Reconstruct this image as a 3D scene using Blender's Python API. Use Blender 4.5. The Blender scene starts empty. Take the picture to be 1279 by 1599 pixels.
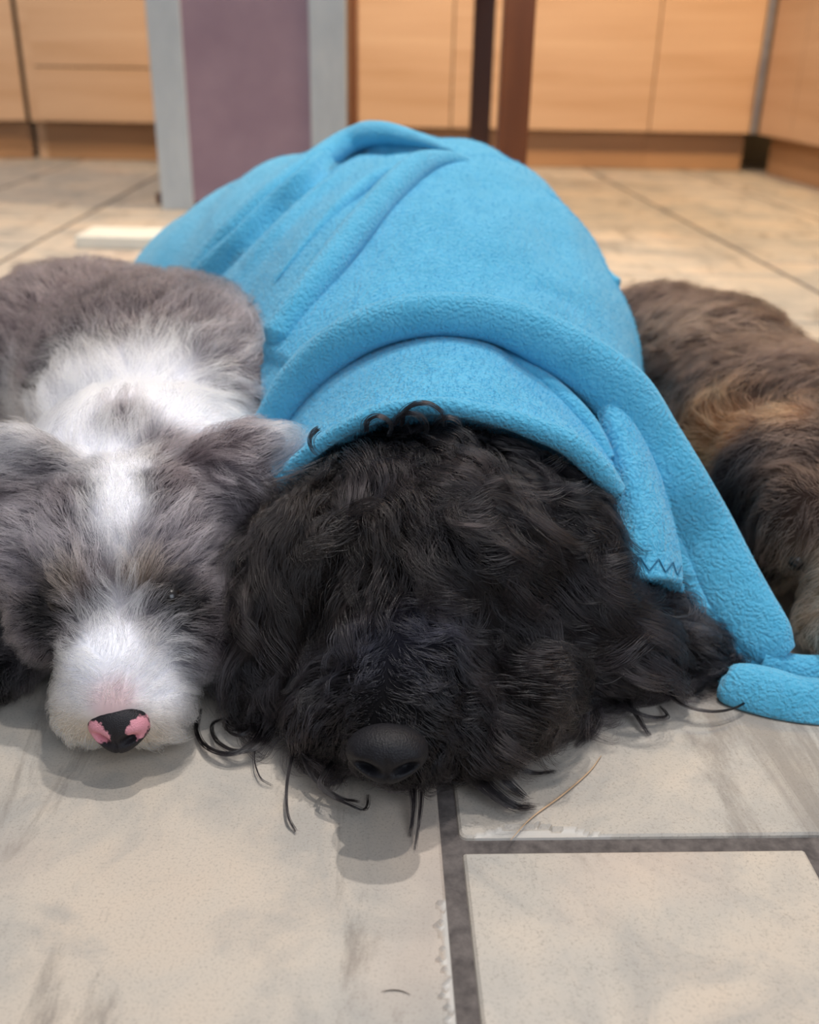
import bpy, bmesh, math
import numpy as np
from mathutils import Vector, Matrix
from mathutils.bvhtree import BVHTree
from mathutils.kdtree import KDTree

SC = bpy.context.scene
COL = SC.collection
RNG = np.random.default_rng(7)

# ------------------------------------------------------------ camera
CW, CH, FPX = 1279, 1599, 1550.0
PITCH, ROLL, EYE = math.radians(24.6), math.radians(1.1), np.array([0.0, 0.0, 0.42])
FWD = np.array([0, math.cos(PITCH), -math.sin(PITCH)])
U0 = np.array([0, math.sin(PITCH), math.cos(PITCH)])
R0 = np.array([1.0, 0, 0])
RT = math.cos(ROLL) * R0 + math.sin(ROLL) * U0
UP = math.cos(ROLL) * U0 - math.sin(ROLL) * R0
cam_data = bpy.data.cameras.new('camera')
cam = bpy.data.objects.new('camera', cam_data)
COL.objects.link(cam)
cam.matrix_world = Matrix(((RT[0], UP[0], -FWD[0], EYE[0]), (RT[1], UP[1], -FWD[1], EYE[1]),
                           (RT[2], UP[2], -FWD[2], EYE[2]), (0, 0, 0, 1)))
cam_data.sensor_fit = 'VERTICAL'
cam_data.sensor_height = 32.0
cam_data.lens = 32.0 * FPX / CH
cam_data.clip_start = 0.01
cam_data.dof.use_dof = True
cam_data.dof.focus_distance = 0.62
cam_data.dof.aperture_fstop = 5.0
SC.camera = cam

# ------------------------------------------------------------ world, lights, exposure
SC.view_settings.view_transform = 'Standard'
SC.view_settings.look = 'None'
SC.view_settings.gamma = 1.0
SC.view_settings.use_curve_mapping = False
SC.view_settings.exposure = 0.0
SC.cycles.use_denoising = True
SC.cycles.max_bounces = 16
SC.cycles.transmission_bounces = 16
SC.cycles.glossy_bounces = 6
SC.cycles.diffuse_bounces = 4
SC.cycles.caustics_reflective = False
SC.cycles.caustics_refractive = False
world = bpy.data.worlds.new('room_light')
SC.world = world
world.use_nodes = True
bg = world.node_tree.nodes['Background']
wn = world.node_tree
w_tc = wn.nodes.new('ShaderNodeTexCoord'); w_sx = wn.nodes.new('ShaderNodeSeparateXYZ'); w_r = wn.nodes.new('ShaderNodeValToRGB')
wn.links.new(w_tc.outputs['Generated'], w_sx.inputs[0]); wn.links.new(w_sx.outputs[2], w_r.inputs[0])
w_r.color_ramp.elements[0].position = 0.0; w_r.color_ramp.elements[0].color = (0.16, 0.17, 0.19, 1)
w_r.color_ramp.elements[1].position = 0.75; w_r.color_ramp.elements[1].color = (0.86, 0.91, 1.0, 1)
wn.links.new(w_r.outputs[0], bg.inputs[0])
bg.inputs[1].default_value = 0.40


def lamp(name, kind, loc, energy, color, size=0.1, target=None, spot=None, size_y=None):
    d = bpy.data.lights.new(name, kind)
    d.energy = energy
    d.color = color
    o = bpy.data.objects.new(name, d)
    COL.objects.link(o)
    o.location = loc
    if kind == 'AREA':
        d.size = size
        if size_y:
            d.shape = 'RECTANGLE'
            d.size_y = size_y
    else:
        d.shadow_soft_size = size
    if spot:
        d.spot_size = math.radians(spot)
        d.spot_blend = 0.6
    if target:
        o.rotation_euler = (Vector(target) - Vector(loc)).to_track_quat('-Z', 'Y').to_euler()
    return o


lamp('ceiling_spot_near', 'SPOT', (0.30, 0.62, 2.4), 66, (1.0, 0.95, 0.90), 0.030, (0.1, 0.7, 0), 95)
lamp('ceiling_spot_back', 'SPOT', (0.15, 1.25, 2.4), 104, (1.0, 0.95, 0.90), 0.030, (-0.25, 1.0, 0), 95)
lamp('window_daylight', 'AREA', (0.9, -1.3, 1.8), 26, (0.80, 0.88, 1.0), 1.4, (0, 0.7, 0.05))
lamp('kitchen_spot_left', 'SPOT', (-1.3, 3.3, 2.4), 135, (1.0, 0.85, 0.70), 0.06, (-1.2, 3.5, 0), 120)
lamp('kitchen_spot_middle', 'SPOT', (0.2, 2.9, 2.4), 138, (1.0, 0.74, 0.50), 0.06, (0.3, 3.2, 0), 120)
lamp('kitchen_spot_right', 'SPOT', (1.5, 3.0, 2.4), 158, (1.0, 0.69, 0.32), 0.06, (1.2, 3.3, 0), 120)


# ------------------------------------------------------------ helpers
def ray(px, py):
    return FWD + (px - CW / 2) / FPX * RT - (py - CH / 2) / FPX * UP


def at(px, py, Y):
    d = ray(px, py)
    return EYE + d * (Y / d[1])


def ground(px, py, Z=0.0):
    d = ray(px, py)
    return EYE + d * ((Z - EYE[2]) / d[2])


def tag(o, label=None, cat=None, group=None, kind=None):
    if label: o['label'] = label
    if cat: o['category'] = cat
    if group: o['group'] = group
    if kind: o['kind'] = kind
    return o


def link(name, data, parent=None):
    o = bpy.data.objects.new(name, data)
    COL.objects.link(o)
    if parent is not None:
        o.parent = parent
    return o


def mesh_np(name, V, Fc, mats=(), parent=None, smooth=True):
    me = bpy.data.meshes.new(name)
    me.from_pydata([tuple(map(float, v)) for v in V], [], [tuple(map(int, f)) for f in Fc])
    me.update()
    if smooth:
        me.polygons.foreach_set('use_smooth', [True] * len(me.polygons))
    for m in mats:
        me.materials.append(m)
    return link(name, me, parent)


def bm_obj(name, bm, mat, parent=None, smooth=False):
    me = bpy.data.meshes.new(name)
    bm.normal_update()
    bm.to_mesh(me)
    bm.free()
    if smooth:
        me.polygons.foreach_set('use_smooth', [True] * len(me.polygons))
    me.materials.append(mat)
    return link(name, me, parent)


def add_box(bm, c, s, rot=0.0, bev=0.0):
    r = bmesh.ops.create_cube(bm, size=1.0)
    vs = r['verts']
    bmesh.ops.scale(bm, vec=s, verts=vs)
    if bev:
        es = list({e for v in vs for e in v.link_edges})
        rr = bmesh.ops.bevel(bm, geom=es, offset=bev, segments=2, affect='EDGES', profile=0.6)
        vs = list({v for f in rr['faces'] for v in f.verts} | {v for v in vs if v.is_valid})
    bmesh.ops.rotate(bm, cent=(0, 0, 0), matrix=Matrix.Rotation(rot, 3, 'Z'), verts=vs)
    bmesh.ops.translate(bm, vec=c, verts=vs)


def empty(name, loc=(0, 0, 0), rz=0.0):
    o = link(name, None)
    o.location = loc
    o.rotation_euler = (0, 0, rz)
    o.empty_display_size = 0.05
    return o


class NT:
    def __init__(s, name):
        s.m = bpy.data.materials.new(name)
        s.m.use_nodes = True
        s.t = s.m.node_tree
        s.n = s.t.nodes
        s.b = s.n['Principled BSDF']
        s.out = s.n['Material Output']

    def add(s, k, **kw):
        n = s.n.new(k)
        for a, v in kw.items():
            if a.startswith('i_'):
                key = a[2:]
                key = int(key) if key.isdigit() else key.replace('_', ' ')
                n.inputs[key].default_value = v
            else:
                setattr(n, a, v)
        return n

    def l(s, a, b):
        s.t.links.new(a, b)

    def ramp(s, src, stops):
        r = s.add('ShaderNodeValToRGB')
        e = r.color_ramp.elements
        while len(e) < len(stops):
            e.new(0.5)
        for i, (p, c) in enumerate(stops):
            e[i].position = p
            e[i].color = c if len(c) == 4 else (*c, 1)
        s.l(src, r.inputs[0])
        return r.outputs[0]

    def mix(s, f, a, b, mode='MIX'):
        m = s.add('ShaderNodeMix', data_type='RGBA', blend_type=mode)
        for k, v in ((0, f), (6, a), (7, b)):
            if hasattr(v, 'is_linked'):
                s.l(v, m.inputs[k])
            else:
                m.inputs[k].default_value = v if k == 0 or len(v) == 4 else (*v, 1)
        return m.outputs[2]

    def noise(s, vec, scale, detail=4, rough=0.55, dist=0.0):
        n = s.add('ShaderNodeTexNoise', i_Scale=scale, i_Detail=detail, i_Roughness=rough, i_Distortion=dist)
        s.l(vec, n.inputs['Vector'])
        return n.outputs['Fac']

    def bump(s, h, strength, dist):
        b = s.add('ShaderNodeBump', i_Strength=strength, i_Distance=dist)
        s.l(h, b.inputs['Height'])
        s.l(b.outputs[0], s.b.inputs['Normal'])
        return b

    def coord(s, scale=(1, 1, 1), rot=(0, 0, 0), which='Object'):
        t = s.add('ShaderNodeTexCoord')
        m = s.add('ShaderNodeMapping')
        m.inputs['Scale'].default_value = scale
        m.inputs['Rotation'].default_value = rot
        s.l(t.outputs[which], m.inputs[0])
        return m.outputs[0]


def srgb(r, g, b):
    f = lambda c: ((c / 255 + 0.055) / 1.055) ** 2.4 if c > 10 else c / 255 / 12.92
    return (f(r), f(g), f(b))


# ------------------------------------------------------------ materials
def mat_tile():
    s = NT('stone_tile')
    v = s.coord()
    at_ = s.add('ShaderNodeAttribute', attribute_name='tint')
    off = s.add('ShaderNodeVectorMath', operation='MULTIPLY_ADD')
    off.inputs[1].default_value = (7.0, 5.0, 3.0)
    s.l(at_.outputs['Color'], off.inputs[0])
    s.l(v, off.inputs[2])
    v = off.outputs[0]
    big = s.noise(v, 5.5, 5, 0.6, 0.4)
    base = s.ramp(big, [(0.32, srgb(152, 149, 144)), (0.46, srgb(180, 173, 163)), (0.56, srgb(192, 181, 167)), (0.72, srgb(200, 184, 166))])
    n2 = s.noise(v, 14, 6, 0.65, 0.8)
    base = s.mix(s.ramp(n2, [(0.47, (0, 0, 0)), (0.66, (0.65, 0.65, 0.65))]), base, srgb(158, 154, 148))
    # slate-like grey veins running roughly along the depth of the tile
    mp = s.add('ShaderNodeMapping')
    mp.inputs['Scale'].default_value = (9, 2.2, 3)
    mp.inputs['Rotation'].default_value = (0, 0, 0.45)
    s.l(v, mp.inputs[0])
    n3 = s.noise(mp.outputs[0], 1.6, 7, 0.7, 0.6)
    base = s.mix(s.ramp(n3, [(0.545, (0, 0, 0)), (0.64, (0.7, 0.7, 0.7))]), base, srgb(128, 120, 112))
    n4 = s.noise(v, 620, 3, 0.7)
    base = s.mix(s.ramp(n4, [(0.52, (0, 0, 0)), (0.70, (0.42, 0.42, 0.42))]), base, srgb(112, 102, 92))
    n6 = s.noise(v, 4.1, 2, 0.5)
    base = s.mix(s.ramp(n6, [(0.58, (0, 0, 0)), (0.75, (0.35, 0.35, 0.35))]), base, srgb(210, 178, 156))
    chip = s.add('ShaderNodeAttribute', attribute_name='chip')
    base = s.mix(chip.outputs['Fac'], base, srgb(194, 189, 182))
    s.l(base, s.b.inputs['Base Color'])
    s.l(s.ramp(n2, [(0.3, (0.42,) * 3), (0.7, (0.62,) * 3)]), s.b.inputs['Roughness'])
    ad = s.add('ShaderNodeMath', operation='MULTIPLY_ADD')
    ad.inputs[1].default_value = 0.35
    s.l(n4, ad.inputs[0])
    s.l(n2, ad.inputs[2])
    s.bump(ad.outputs[0], 0.25, 0.0015)
    return s.m


def mat_noise(name, c1, c2, scale, rough=0.8, bump=0.3, bd=0.001, detail=5, stretch=(1, 1, 1), spec=0.5):
    s = NT(name)
    v = s.coord(stretch)
    n = s.noise(v, scale, detail, 0.6)
    s.l(s.ramp(n, [(0.3, c1), (0.7, c2)]), s.b.inputs['Base Color'])
    s.b.inputs['Roughness'].default_value = rough
    s.b.inputs['Specular IOR Level'].default_value = spec
    if bump:
        s.bump(n, bump, bd)
    return s.m


def mat_wood(name, c1, c2, c3, rough=0.4, sc=(0.35, 1.0, 7.0)):
    s = NT(name)
    v = s.coord(sc)
    at_ = s.add('ShaderNodeObjectInfo')
    n = s.noise(v, 2.6, 5, 0.55, 0.5)
    base = s.ramp(n, [(0.3, c1), (0.5, c2), (0.72, c3)])
    v2 = s.coord((sc[0] * 2, 3, sc[2] * 9))
    n2 = s.noise(v2, 5, 4, 0.6)
    base = s.mix(s.ramp(n2, [(0.45, (0, 0, 0)), (0.8, (0.3, 0.3, 0.3))]), base, c1)
    s.l(base, s.b.inputs['Base Color'])
    s.b.inputs['Roughness'].default_value = rough
    return s.m


M_TILE = mat_tile()
M_GROUT = mat_noise('dark_grout', srgb(74, 68, 66), srgb(112, 104, 100), 120, 0.95, 0.8, 0.001)
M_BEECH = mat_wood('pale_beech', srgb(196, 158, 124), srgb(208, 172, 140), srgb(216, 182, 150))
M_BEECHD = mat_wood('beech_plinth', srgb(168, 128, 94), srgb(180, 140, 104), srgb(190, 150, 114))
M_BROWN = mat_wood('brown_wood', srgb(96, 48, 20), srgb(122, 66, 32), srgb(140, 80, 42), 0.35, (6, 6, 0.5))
M_DARKBROWN = mat_wood('dark_and_shaded_brown_wood', srgb(58, 28, 14), srgb(74, 38, 20), srgb(92, 50, 26), 0.35, (6, 6, 0.5))
M_WHITEPAINT = mat_noise('grey_white_paint', srgb(196, 208, 218), srgb(212, 222, 230), 9, 0.55, 0.2, 0.001, 5, (3, 3, 1))
M_MAUVE = mat_noise('mauve_paint', srgb(158, 134, 152), srgb(174, 150, 166), 6, 0.6, 0.25, 0.002)
M_METAL = mat_noise('brushed_edge_strip', srgb(168, 168, 176), srgb(196, 196, 202), 40, 0.35, 0)
M_METAL.node_tree.nodes['Principled BSDF'].inputs['Metallic'].default_value = 0.6
M_DARK = mat_noise('shadow_gap', (0.012, 0.009, 0.007), (0.02, 0.015, 0.01), 20, 0.9, 0)
M_WALL = mat_noise('cream_wall', srgb(214, 200, 176), srgb(222, 208, 186), 3, 0.9, 0)
M_WORKTOP = mat_noise('dark_worktop', srgb(70, 62, 58), srgb(96, 88, 82), 60, 0.3, 0)
M_WHITEBOARD = mat_noise('white_board', srgb(214, 214, 206), srgb(226, 226, 218), 12, 0.5, 0.1)


def mat_fleece():
    s = NT('blue_fleece')
    v = s.coord()
    w = s.add('ShaderNodeTexNoise', i_Scale=60.0, i_Detail=3.0)
    s.l(v, w.inputs['Vector'])
    vo = s.add('ShaderNodeVectorMath', operation='MULTIPLY_ADD')
    vo.inputs[1].default_value = (0.012,) * 3
    s.l(w.outputs['Color'], vo.inputs[0])
    s.l(v, vo.inputs[2])
    vor = s.add('ShaderNodeTexVoronoi', feature='SMOOTH_F1', i_Scale=330.0, i_Smoothness=0.6)
    s.l(vo.outputs[0], vor.inputs['Vector'])
    n = s.noise(v, 420, 4, 0.7)
    n2 = s.noise(v, 40, 3, 0.6)
    base = s.ramp(n2, [(0.3, srgb(82, 178, 216)), (0.7, srgb(96, 190, 228))])
    base = s.mix(s.ramp(n, [(0.5, (0, 0, 0)), (0.8, (0.4, 0.4, 0.4))]), base, srgb(140, 200, 226))
    s.l(base, s.b.inputs['Base Color'])
    s.b.inputs['Roughness'].default_value = 0.95
    s.b.inputs['Specular IOR Level'].default_value = 0.15
    s.b.inputs['Sheen Weight'].default_value = 0.45
    s.b.inputs['Sheen Roughness'].default_value = 0.5
    s.b.inputs['Sheen Tint'].default_value = (0.75, 0.88, 1.0, 1)
    inv = s.add('ShaderNodeMath', operation='MULTIPLY_ADD')
    inv.inputs[1].default_value = -1.0
    s.l(vor.outputs['Distance'], inv.inputs[0])
    s.l(n, inv.inputs[2])
    s.bump(inv.outputs[0], 0.9, 0.0020)
    return s.m


M_FLEECE = mat_fleece()


def mat_hair(name, rough=0.35, radial=0.5, attr='hcol', coat=0.0, rnd=0.0):
    s = NT(name)
    s.n.remove(s.b)
    a = s.add('ShaderNodeAttribute', attribute_name=attr)
    h = s.add('ShaderNodeBsdfHairPrincipled')
    h.parametrization = 'COLOR'
    s.l(a.outputs['Color'], h.inputs['Color'])
    h.inputs['Roughness'].default_value = rough
    h.inputs['Radial Roughness'].default_value = radial
    h.inputs['Coat'].default_value = coat
    h.inputs['IOR'].default_value = 1.48
    h.inputs['Random Roughness'].default_value = rnd
    s.l(h.outputs[0], s.out.inputs[0])
    return s.m


M_FUR = mat_hair('soft_fur', 0.45, 0.6)
M_CURL = mat_hair('glossy_black_hair', 0.22, 0.35)


def mat_skin(name, mul=0.6):
    s = NT(name)
    a = s.add('ShaderNodeAttribute', attribute_name='scol')
    s.l(a.outputs['Color'], s.b.inputs['Base Color'])
    s.b.inputs['Roughness'].default_value = 0.9
    s.b.inputs['Specular IOR Level'].default_value = 0.1
    return s.m


M_SKIN = mat_skin('coat_skin')

# ------------------------------------------------------------ floor
PHI = 0.040
CP, SP = math.cos(PHI), math.sin(PHI)


def t2w(u, v):
    return (u * CP - v * SP, u * SP + v * CP)


def build_floor():
    V, Fc, MI, TINT, CHIP = [], [], [], [], []
    T = 0.43
    G = 0.0049   # half joint

    def tile(u0, u1, v0, v1, fine=None):
        u0 += G; u1 -= G; v0 += G; v1 -= G
        w, h = u1 - u0, v1 - v0
        tint = RNG.random(3)
        if fine:
            nu, nv = int(w / 0.0022), int(h / 0.0022)
        else:
            nu = nv = 2
        c = 0.0025
        us = np.unique(np.concatenate([[0, c * .4, c], np.linspace(c, w - c, nu), [w - c, w - c * .4, w]]))
        vs = np.unique(np.concatenate([[0, c * .4, c], np.linspace(c, h - c, nv), [h - c, h - c * .4, h]]))
        base = len(V)
        zprof = lambda d: -0.0040 if d < 1e-6 else (-0.0012 if d < c * 0.7 else 0.0)
        for j, vv in enumerate(vs):
            for i, uu in enumerate(us):
                z = min(zprof(min(uu, w - uu)), zprof(min(vv, h - vv)))
                pu, pv = uu, vv
                ch = 0.0
                if fine:
                    z2, ch = fine(u0 + uu, v0 + vv)
                    if z2 < 0 and z == 0.0: z = z2
                # rounded corner
                R = 0.006
                for cu, cv in ((R, R), (w - R, R), (R, h - R), (w - R, h - R)):
                    if (pu < R) == (cu == R) and (pv < R) == (cv == R) and (pu < R or pu > w - R) and (pv < R or pv > h - R):
                        du, dv = pu - cu, pv - cv
                        m = max(abs(du), abs(dv)); q = math.hypot(du, dv)
                        if q > 1e-9:
                            k = m / q
                            pu, pv = cu + du * k, cv + dv * k
                x, y = t2w(u0 + pu, v0 + pv)
                V.append((x, y, z)); TINT.append(tint); CHIP.append(ch)
        n = len(us)
        for j in range(len(vs) - 1):
            for i in range(n - 1):
                a = base + j * n + i
                Fc.append((a, a + 1, a + n + 1, a + n)); MI.append(0)

    def smn(a, k):
        return math.sin(a * 310 + k) * 0.5 + math.sin(a * 873 + 2 * k) * 0.3 + math.sin(a * 1900 + k) * 0.2

    def chip_left(u, v):      # worn edge of the big tile left of the long joint
        e = 0.046 - G - u
        wd = 0.0050 + 0.0028 * smn(v, 1.0)
        if v > 0.402: wd *= max(0, 1 - (v - 0.402) / 0.006)
        if v < 0.36: wd *= 1.0
        if e < wd * 0.8: return -0.0016, 1.0
        if e < wd: return -0.0026, 0.15
        return 0.0, 0.0

    def chip_up(u, v):        # worn edge above the cross joint
        e = v - (0.448 + G)
        k = (u - 0.06) / 0.09
        if k < 0 or k > 1: return 0.0, 0.0
        wd = 0.0105 * math.sin(math.pi * min(1, k * 1.1) ** 0.8) + 0.0015 * smn(u, 2.0)
        if 0 < wd and e < wd * 0.75: return -0.0014, 0.9
        if e < wd: return (-0.0025, 0.2) if 0.2 < k < 0.6 else (-0.0010, 0.9)
        return 0.0, 0.0

    offs = {-1: 0.30, 0: 0.448, 1: 0.448, 2: 0.60, 3: 0.35, -2: 0.52, -3: 0.40, -4: 0.55, -5: 0.3, 4: 0.5}
    for k in range(-5, 5):
        ua = 0.046 + k * T
        o = offs[k]
        v = o - 2 * T
        while v < 4.9:
            if k == 0 and abs(v + T - o) < 1e-6:
                tile(ua, ua + T / 2, v + T / 2, v + T)
                tile(ua + T / 2, ua + T, v + T / 2, v + T)
                tile(ua, ua + T, v, v + T / 2)
            elif k == -1 and abs(v - o) < 1e-6:
                tile(ua, ua + T, v, v + T, chip_left)
            elif k == 0 and abs(v - o) < 1e-6:
                tile(ua, ua + T, v, v + T, chip_up)
            else:
                tile(ua, ua + T, v, v + T)
            v += T
    b = len(V)
    for x, y in ((-2.3, -0.7), (2.3, -0.7), (2.3, 5.0), (-2.3, 5.0)):
        V.append((x, y, -0.0026)); TINT.append((0, 0, 0)); CHIP.append(0)
    Fc.append((b, b + 1, b + 2, b + 3)); MI.append(1)
    o = mesh_np('floor', V, Fc, (M_TILE, M_GROUT), smooth=False)
    o.data.polygons.foreach_set('material_index', MI)
    a = o.data.attributes.new('tint', 'FLOAT_VECTOR', 'POINT')
    a.data.foreach_set('vector', np.array(TINT, dtype=np.float32).ravel())
    a = o.data.attributes.new('chip', 'FLOAT', 'POINT')
    a.data.foreach_set('value', np.array(CHIP, dtype=np.float32))
    tag(o, 'beige stone tile floor with dark grey joints', None, None, 'structure')


build_floor()

# ------------------------------------------------------------ kitchen behind
YB = 4.45
bm = bmesh.new(); add_box(bm, (0, 5.02, 1.25), (4.6, 0.04, 2.6))
tag(bm_obj('wall_back', bm, M_WALL), 'cream wall behind the kitchen units', None, None, 'structure')
bm = bmesh.new(); add_box(bm, (2.2, 3.2, 1.25), (0.04, 3.6, 2.6))
tag(bm_obj('wall_right', bm, M_WALL), 'cream wall at the right of the kitchen', None, None, 'structure')


def cabinet(name, label, p0, p1, depth, splits=(), zsplits=(), left_strip=False, plinth_set=0.06):
    """unit whose front runs from p0 to p1 (plan), doors split at fractions, drawers at heights"""
    p0 = Vector(p0); p1 = Vector(p1)
    d = p1 - p0; L = d.length
    ang = math.atan2(d.y, d.x)
    root = empty(name, (p0.x, p0.y, 0), ang)
    tag(root, label, 'cabinet', 'beech kitchen units along the back of the room')
    b = bmesh.new(); add_box(b, (L / 2, 0.03 + depth / 2, 0.15 + 0.36), (L - 0.002, depth, 0.72), 0, 0.001)
    bm_obj('body', b, M_DARK, root)
    xs = [0] + [f * L for f in splits] + [L]
    for i in range(len(xs) - 1):
        zs = [0.152] + list(zsplits) + [0.865]
        for j in range(len(zs) - 1):
            b = bmesh.new()
            w = xs[i + 1] - xs[i] - 0.005
            h = zs[j + 1] - zs[j] - 0.005
            add_box(b, ((xs[i] + xs[i + 1]) / 2, 0.009, (zs[j] + zs[j + 1]) / 2), (w, 0.018, h), 0, 0.0015)
            nm = 'drawer_front' if zsplits else 'door'
            dd = bm_obj(nm, b, M_BEECH, root)
            hb = bmesh.new()
            if zsplits:
                hz = zs[j + 1] - 0.05
                hc, hl = ((xs[i] + xs[i + 1]) / 2, -0.025, hz), (0.14, 0.01, 0.01)
                posts = [(hc[0] - 0.06, -0.012, hz), (hc[0] + 0.06, -0.012, hz)]
            else:
                hx = xs[i + 1] - 0.05
                hc, hl = (hx, -0.025, 0.76), (0.01, 0.01, 0.14)
                posts = [(hx, -0.012, 0.70), (hx, -0.012, 0.82)]
            add_box(hb, hc, hl, 0, 0.003)
            for q in posts: add_box(hb, q, (0.008, 0.026, 0.008))
            if hc[2] > 0.6:
                bm_obj('handle', hb, M_METAL, dd)
            else:
                hb.free()
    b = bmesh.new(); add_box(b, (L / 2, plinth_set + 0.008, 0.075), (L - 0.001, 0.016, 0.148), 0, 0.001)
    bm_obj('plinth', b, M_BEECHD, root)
    return root


def gp(px, py, z=0.15):       # plan position on the front plane of the back run
    p = at(px, py, YB)
    return p[0]


xs_back = [at(553, 195, YB)[0] - 0.22, at(704, 195, YB)[0], at(1013, 205, YB)[0], at(1175, 208, YB)[0]]
cabinet('beech_cabinet', 'pale beech base unit with one door, seen between the painted cupboard and the brown legs', (xs_back[0], YB), (xs_back[1], YB), 0.5)
cabinet('beech_cabinet', 'pale beech base unit with two doors, directly behind the brown square legs', (xs_back[1], YB), (xs_back[2], YB), 0.5, (0.33,))
cabinet('beech_cabinet', 'pale beech base unit with one door in the right back corner, beside the metal strip', (xs_back[2], YB), (xs_back[3] - 0.012, YB), 0.5)
b = bmesh.new(); add_box(b, (xs_back[3] + 0.002, YB + 0.004, 0.51), (0.02, 0.024, 0.71), 0, 0.002)
tag(bm_obj('corner_strip', b, M_METAL), 'silvery vertical metal strip in the right corner between beech units', 'strip')
xr = xs_back[3] + 0.014
cabinet('beech_cabinet', 'pale beech base unit running forward along the right wall', (xr, YB - 0.03), (xr + 0.09, YB - 1.5), 0.5, (0.22, 0.7))
# left part
xl0, xl1 = at(52, 180, YB - 0.05)[0], at(60, 180, YB - 0.05)[0]
xle = at(232, 185, YB - 0.05)[0] + 0.42
cabinet('beech_drawer_unit', 'pale beech drawer unit at the left, beside the grey painted stile', (xl1, YB - 0.05), (xle, YB - 0.05), 0.5, (), (at(140, 105, YB - 0.05)[2], 0.62))
b = bmesh.new(); add_box(b, ((xl1 + at(40, 90, YB - .05)[0]) / 2 - 0.004, YB - 0.04, 0.51), (0.04, 0.02, 0.715), 0, 0.0015)
add_box(b, ((xl1 + at(40, 90, YB - .05)[0]) / 2 - 0.008, YB + 0.015, 0.075), (0.040, 0.016, 0.148), 0, 0.001)
tag(bm_obj('filler_panel', b, M_BEECH), 'narrow beech filler strip between the drawer unit and the left corner unit', 'panel')
xf = xl1 - 0.05
cabinet('beech_cabinet', 'pale beech corner unit at the far left edge of the kitchen', (xf - 0.55, YB - 0.16), (xf, YB - 0.055), 0.45)
b = bmesh.new()
add_box(b, (-0.05, YB + 0.24, 0.89), (3.7, 0.62, 0.035), 0, 0.004)
tag(bm_obj('worktop', b, M_WORKTOP), 'dark worktop over the beech units along the back wall', 'worktop')

# painted cupboard with grey-white stiles and a mauve panel
YP = 3.02
xa, xb_, xc_, xd = at(240, 170, YP)[0], at(291, 170, YP)[0], at(485, 170, YP)[0], at(541, 170, YP)[0]
root = empty('painted_cupboard', ((xa + xd) / 2, YP, 0))
tag(root, 'tall painted cupboard with grey-white stiles around a mauve panel, behind the blue blanket', 'cupboard')
cx = (xa + xd) / 2
b = bmesh.new(); add_box(b, ((xb_ + xc_) / 2 - cx, 0.018, 0.62), (xc_ - xb_ + 0.01, 0.014, 1.2))
bm_obj('panel', b, M_MAUVE, root)['label'] = 'mauve painted panel'
for x0, x1 in ((xa, xb_), (xc_, xd)):
    b = bmesh.new(); add_box(b, ((x0 + x1) / 2 - cx, 0.012, 0.62), (x1 - x0, 0.024, 1.24), 0, 0.002)
    bm_obj('stile', b, M_WHITEPAINT, root)['label'] = 'grey-white painted stile'
b = bmesh.new(); add_box(b, (0, 0.34, 0.62), (xd - xa - 0.012, 0.62, 1.22), 0, 0.001)
bm_obj('carcass', b, M_DARKBROWN, root)
b = bmesh.new(); add_box(b, (xd - cx - 0.006, 0.30, 0.62), (0.012, 0.10, 1.22), 0, 0.003)
add_box(b, (xd - cx - 0.006, 0.55, 0.62), (0.016, 0.10, 1.22), 0, 0.003)
bm_obj('side_strip', b, M_BROWN, root)
b = bmesh.new(); add_box(b, (xa - cx - 0.008, 0.02, 0.03), (0.02, 0.03, 0.035), 0, 0.008)
bm_obj('foot', b, M_DARKBROWN, root)

# low white board on the floor
b = bmesh.new()
g0 = ground(118, 388); g1 = ground(420, 395)
add_box(b, ((g0[0] + g1[0]) / 2, g0[1] + 0.075, 0.014), (g1[0] - g0[0], 0.15, 0.028), 0, 0.003)
tag(bm_obj('white_board', b, M_WHITEBOARD), 'low white board lying on the floor in front of the painted cupboard', 'board')

# brown wooden table: the two square legs that show
root = empty('wooden_table', (0.25, 2.4, 0))
tag(root, 'brown wooden side table with square legs standing behind the blanketed dog', 'table')
pn, pf = at(803, 150, 1.9), at(751, 150, 2.95)
for p, w, m in ((pn, 0.053, M_BROWN), (pf, 0.056, M_DARKBROWN)):  # lit and shaded legs of one table; far leg's shade put into darker wood
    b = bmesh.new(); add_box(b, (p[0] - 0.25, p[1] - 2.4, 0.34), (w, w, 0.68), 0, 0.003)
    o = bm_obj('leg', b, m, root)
    o['label'] = 'lit mid-brown leg' if m is M_BROWN else 'leg farther back, its shade painted as darker brown'
b = bmesh.new()
q0, q1 = Vector((pn[0], pn[1])), Vector((pf[0], pf[1]))
mid = (q0 + q1) / 2; dd = q1 - q0
add_box(b, (mid.x - 0.25, mid.y - 2.4, 0.655), (0.03, dd.length, 0.07), -math.atan2(dd.x, dd.y), 0.002)
bm_obj('apron', b, M_BROWN, root)
b = bmesh.new(); add_box(b, (mid.x - 0.25, mid.y - 2.4, 0.692), (0.14, dd.length + 0.16, 0.024), -math.atan2(dd.x, dd.y), 0.004)
bm_obj('tabletop', b, M_BROWN, root)


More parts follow.
